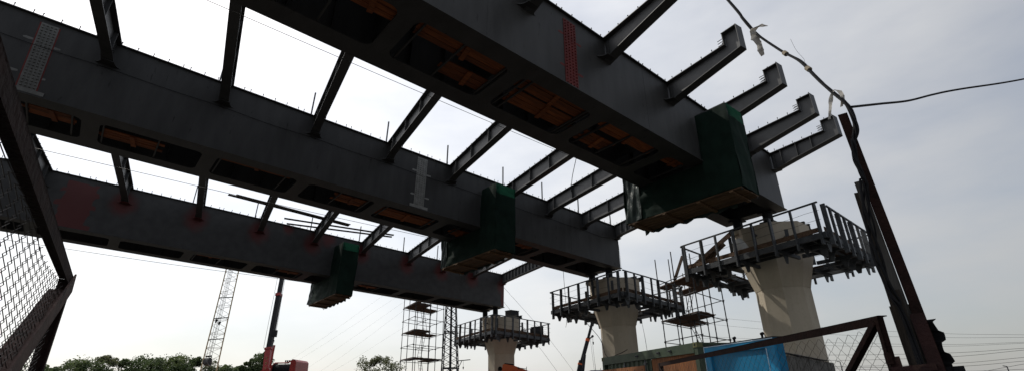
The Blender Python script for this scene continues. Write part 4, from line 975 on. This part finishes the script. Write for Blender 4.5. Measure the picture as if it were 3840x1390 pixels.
o = obj('cable', MB().path(spline([(2.262, 2.877, 3.226), (2.738, 3.185, 3.435), (3.2, 3.45, 3.62), (3.661, 3.692, 3.827), (4.069, 3.847, 3.975), (5.414, 4.437, 4.467), (8, 5.6, 5.5)], 8), .0085, 6), BLACK, smooth=True)
tag(o, 'single black cable running from the gate post top out to the right', 'cable')
# plastic rags tied round the cables
def rag(pts, w, label, seed):
    sp_ = spline(pts, 5); rnd = random.Random(seed); vs = []
    for i, p in enumerate(sp_):
        f = i/(len(sp_)-1); ww = w*(.45+.6*math.sin(f*2.6+.3))*rnd.uniform(.8, 1.15); tw = .5*math.sin(i*.7+seed)
        sv = sd_*math.cos(tw)+vd*math.sin(tw); vs += [p-sv*ww/2, p+vd*.004*math.sin(i*2.0), p+sv*ww/2]
    n = len(sp_); vs += [v+vd*.0015 for v in vs]; k = 3*n
    fs = [(3*i+q, 3*i+q+1, 3*i+q+4, 3*i+q+3) for i in range(n-1) for q in (0, 1)]+[(k+3*i+q+1, k+3*i+q, k+3*i+q+3, k+3*i+q+4) for i in range(n-1) for q in (0, 1)]
    o = obj('plastic_rag', MB().add(vs, fs), RAG, smooth=True); tag(o, label, 'rag', 'plastic rags tied round the cables')
rag([(2.30, 3.58, 4.50), (2.27, 3.63, 4.55), (2.235, 3.67, 4.53), (2.235, 3.675, 4.45), (2.25, 3.66, 4.38), (2.25, 3.66, 4.30), (2.255, 3.655, 4.24)], .06, 'torn pale plastic rag tied high on the cable bundle', 2)
rag([(2.27, 2.98, 3.43), (2.245, 2.985, 3.38), (2.22, 2.99, 3.30), (2.187, 2.99, 3.20)], .025, 'thin pale plastic strip hanging down left of the post top', 4)
rag([(2.27, 2.98, 3.43), (2.285, 2.95, 3.40), (2.275, 2.925, 3.33), (2.255, 2.935, 3.265)], .025, 'short folded plastic strip tied right above the post top', 6)

# ------------------------------------------------------------------ wires and loose cables
def wire(pts, r, label, cat='wire', group=None, name='wire', m=DARK, sub=6, n=4):
    o = obj(name, MB().path(spline(pts, sub), r, n), m, smooth=True); return tag(o, label, cat, group)
def ext(a, b, f): a, b = Vector(a), Vector(b); return a+(b-a)*f
a, b = (-5.667, 7.223, 8.408), (3.509, 14.625, 7.838)
wire([ext(a, b, -.6), ext(a, b, -.1), ext(a, b, .3)-Vector((0, 0, .03)), ext(a, b, .7)-Vector((0, 0, .03)), ext(a, b, 1.0), ext(a, b, 1.4)], .008, 'thin wire stretched below the cross beams beside the nearest girder', group='wires along the girders')
a, b = (-13.756, 12.974, 8.324), (-3.616, 20.418, 7.729)
wire([ext(a, b, -.4), ext(a, b, 0), ext(a, b, .5)-Vector((0, 0, .04)), ext(a, b, 1.0), ext(a, b, 1.4)], .009, 'thin wire stretched along the gap behind the middle girder', group='wires along the girders')
a, b = (-21.794, 20.208, 7.945), (-12.052, 26.84, 7.398)
wire([ext(a, b, -.4), ext(a, b, 0), ext(a, b, .5)-Vector((0, 0, .05)), ext(a, b, 1.0), ext(a, b, 1.6)], .010, 'thin wire hanging just under the far girder', group='wires along the girders')
pts = []
for i in range(len(ST_M)-1):
    s, s2 = ST_M[i], ST_M[i+1]; pts += [GP('M', s, .05, -.84), GP('M', (s+s2)/2, .05, -.86-.02*(i % 2))]
pts.append(GP('M', ST_M[-1], .05, -.77)); pts += [GP('M', END['M']+.01, .06, -1.4), GP('M', END['M']+.03, .06, -2.25)]
wire(pts, .007, 'black cable looping from gusset to gusset along the middle girder web', 'cable', name='cable', m=BLACK)
wire([GP('F', 22.4, .1, -.9), (3.2, 45, 5.6), (8, 52, .2)], .012, 'upper guy wire slanting down right from the far girder end', group='guy wires from the far girder')
wire([GP('F', 22.4, .1, -1.9), (1.55, 38, 4.9), (2.3, 39.5, 4.15), (5.9, 46, .1)], .012, 'lower guy wire slanting down behind the farthest platform', group='guy wires from the far girder')
wire([GP('M', 19.0, 2.3, -2.25), (3.0, 29.2, 5.6), (2.95, 29.6, 5.0)], .012, 'cable hanging from the underside of the middle girder end', 'cable', name='cable')
wire([(3.0, 25.0, 5.62), (3.308, 23.771, 4.568), (3.6, 21.9, 3.6), (3.42, 19.6, 2.75), (3.75, 19.0, 2.78), (4.0, 18.6, 2.9)], .014, 'black cable sagging from the middle platform to the green container', 'cable', name='cable', m=BLACK)
wire([(5.95, 24.6, 5.5), (5.936, 23.9, 4.572), (5.915, 23.4, 3.0), (5.9, 23.3, .05)], .010, 'thin cable hanging straight down right of the middle pier', 'cable', name='cable', m=BLACK)
b0 = GP('N', 14.69-1.2, 2.45, -.1)
wire([GP('M', 13.2, -4.3, -.0), GP('M', 13.0, -4.4, -.45), GP('M', 13.15, -4.0, -1.1), GP('M', 13.5, -3.6, -1.45)], .012, 'loose black cable dangling from a cross beam beside the nearest girder', 'cable', name='cable', m=BLACK)
wire([rel('N', -2.3, 1.2, -.3), rel('N', -2.45, .9, -.75), rel('N', -2.3, .4, -.62), rel('N', -2.42, .1, -.55)], .012, 'loose black cable hanging under the nearest platform', 'cable', name='cable', m=BLACK)
# distant power lines
for i, (p, q) in enumerate((((-59.6, 137.7, 10.6), (-38.4, 145, 28.2)), ((-60.5, 137, 8.5), (-35.5, 145.6, 27.2)), ((-56.3, 139, 8.0), (-33.1, 146.3, 26.1)), ((-53.0, 140, 7.2), (-33.0, 146.3, 23.6)), ((-49.4, 141.6, 8.0), (-32.7, 146.4, 19.0)))):
    wire([ext(p, q, -.3), ext(p, q, .35)-Vector((0, 0, .4)), ext(p, q, 1.0), ext(p, q, 1.8)], .011, '%s of five faint power lines rising to the right behind the red crane' % ORD[i].replace('first', 'topmost').replace('second', 'second from top').replace('third', 'middle').replace('fourth', 'fourth from top').replace('fifth', 'lowest'), 'power line', 'faint power lines at the left', m=DARK)
RL = [((39.75, 113.2, 17.0), (61.1, 103.3, 12.9), (76, 92.9, 10.3), (84, 85.7, 9.16)), ((39.75, 113.2, 15.4), (61.1, 103.3, 11.6), (76, 92.9, 9.6), (84, 85.7, 8.75)), ((39.75, 113.2, 12.6), (61.1, 103.3, 10.0), (76, 92.9, 8.4), (84, 85.7, 8.0)), ((39.75, 113.2, 12.2), (61.1, 103.3, 9.4), (76, 92.9, 8.1), (84, 85.7, 7.85)),
      ((39.75, 113.2, 9.0), (61.1, 103.3, 7.6), (76, 92.9, 6.95), (84, 85.7, 7.1)), ((39.75, 113.2, 7.9), (61.1, 103.3, 6.6), (76, 92.9, 6.3), (84, 85.7, 6.85)), ((39.75, 113.2, 6.6), (61.1, 103.3, 5.5), (76, 92.9, 5.2), (84, 85.7, 5.75)), ((39.75, 113.2, 7.3), (61.1, 103.3, 5.4), (76, 92.9, 4.7), (84, 85.7, 5.2)), ((39.75, 113.2, 2.5), (61.1, 103.3, 2.6), (76, 92.9, 3.3), (84, 85.7, 4.9)), ((50, 110, 6), (61.1, 103.3, 5.1), (76, 92.9, 3.95), (84, 85.7, 3.9))]
for i, L_ in enumerate(RL):
    L_ = list(L_)+[ext(L_[2], L_[3], 2.6)]
    wire(L_, .02 if i < 4 else .028, '%s power line from the top in the sheaf of lines at the lower right' % ORD[i], 'power line', 'power lines at the lower right')
for x, y, h, lab in ((62.5, 101.5, 6.3, 'thin distant lamp post seen through the right gate mesh'), (81.5, 88.0, 4.5, 'small distant pole at the lower right edge')):
    t = thing('distant_pole', lab, 'pole', (x, y, -.1)); obj('shaft', MB().tube((0, 0, 0), (-.15, 0, h), .14, 8, .08), GALV, t); obj('head', MB().bar((-.15, 0, h), (-.75, 0, h+.12), .2, .1), GALV, t)
# distant building seen left of the middle pier foot
t = thing('distant_building', 'pale grey flat roofed building far behind the middle pier', 'building', (38, 218, 0))
obj('wall', MB().box(-7, 9, 0, 14, -.1, 9.8), GREYB, t); obj('parapet', MB().box(-7.15, 9.15, -.15, 14.15, 9.8, 10.15), GREYB, t)
for i in range(5):
    for j in range(2): obj('window', MB().box(-5.8+3*i, -4.2+3*i, -.04, .0, 2.2+3.6*j, 4.2+3.6*j), DARK, t)
for x, h in ((-4.7, 2.6), (-2.6, .9), (-1.4, .9), (0.3, 1.2), (1.6, .8)): obj('roof_mast', MB().tube((x, 2, 10.15), (x, 2, 10.15+h), .12, 6, .05), DARK, t)
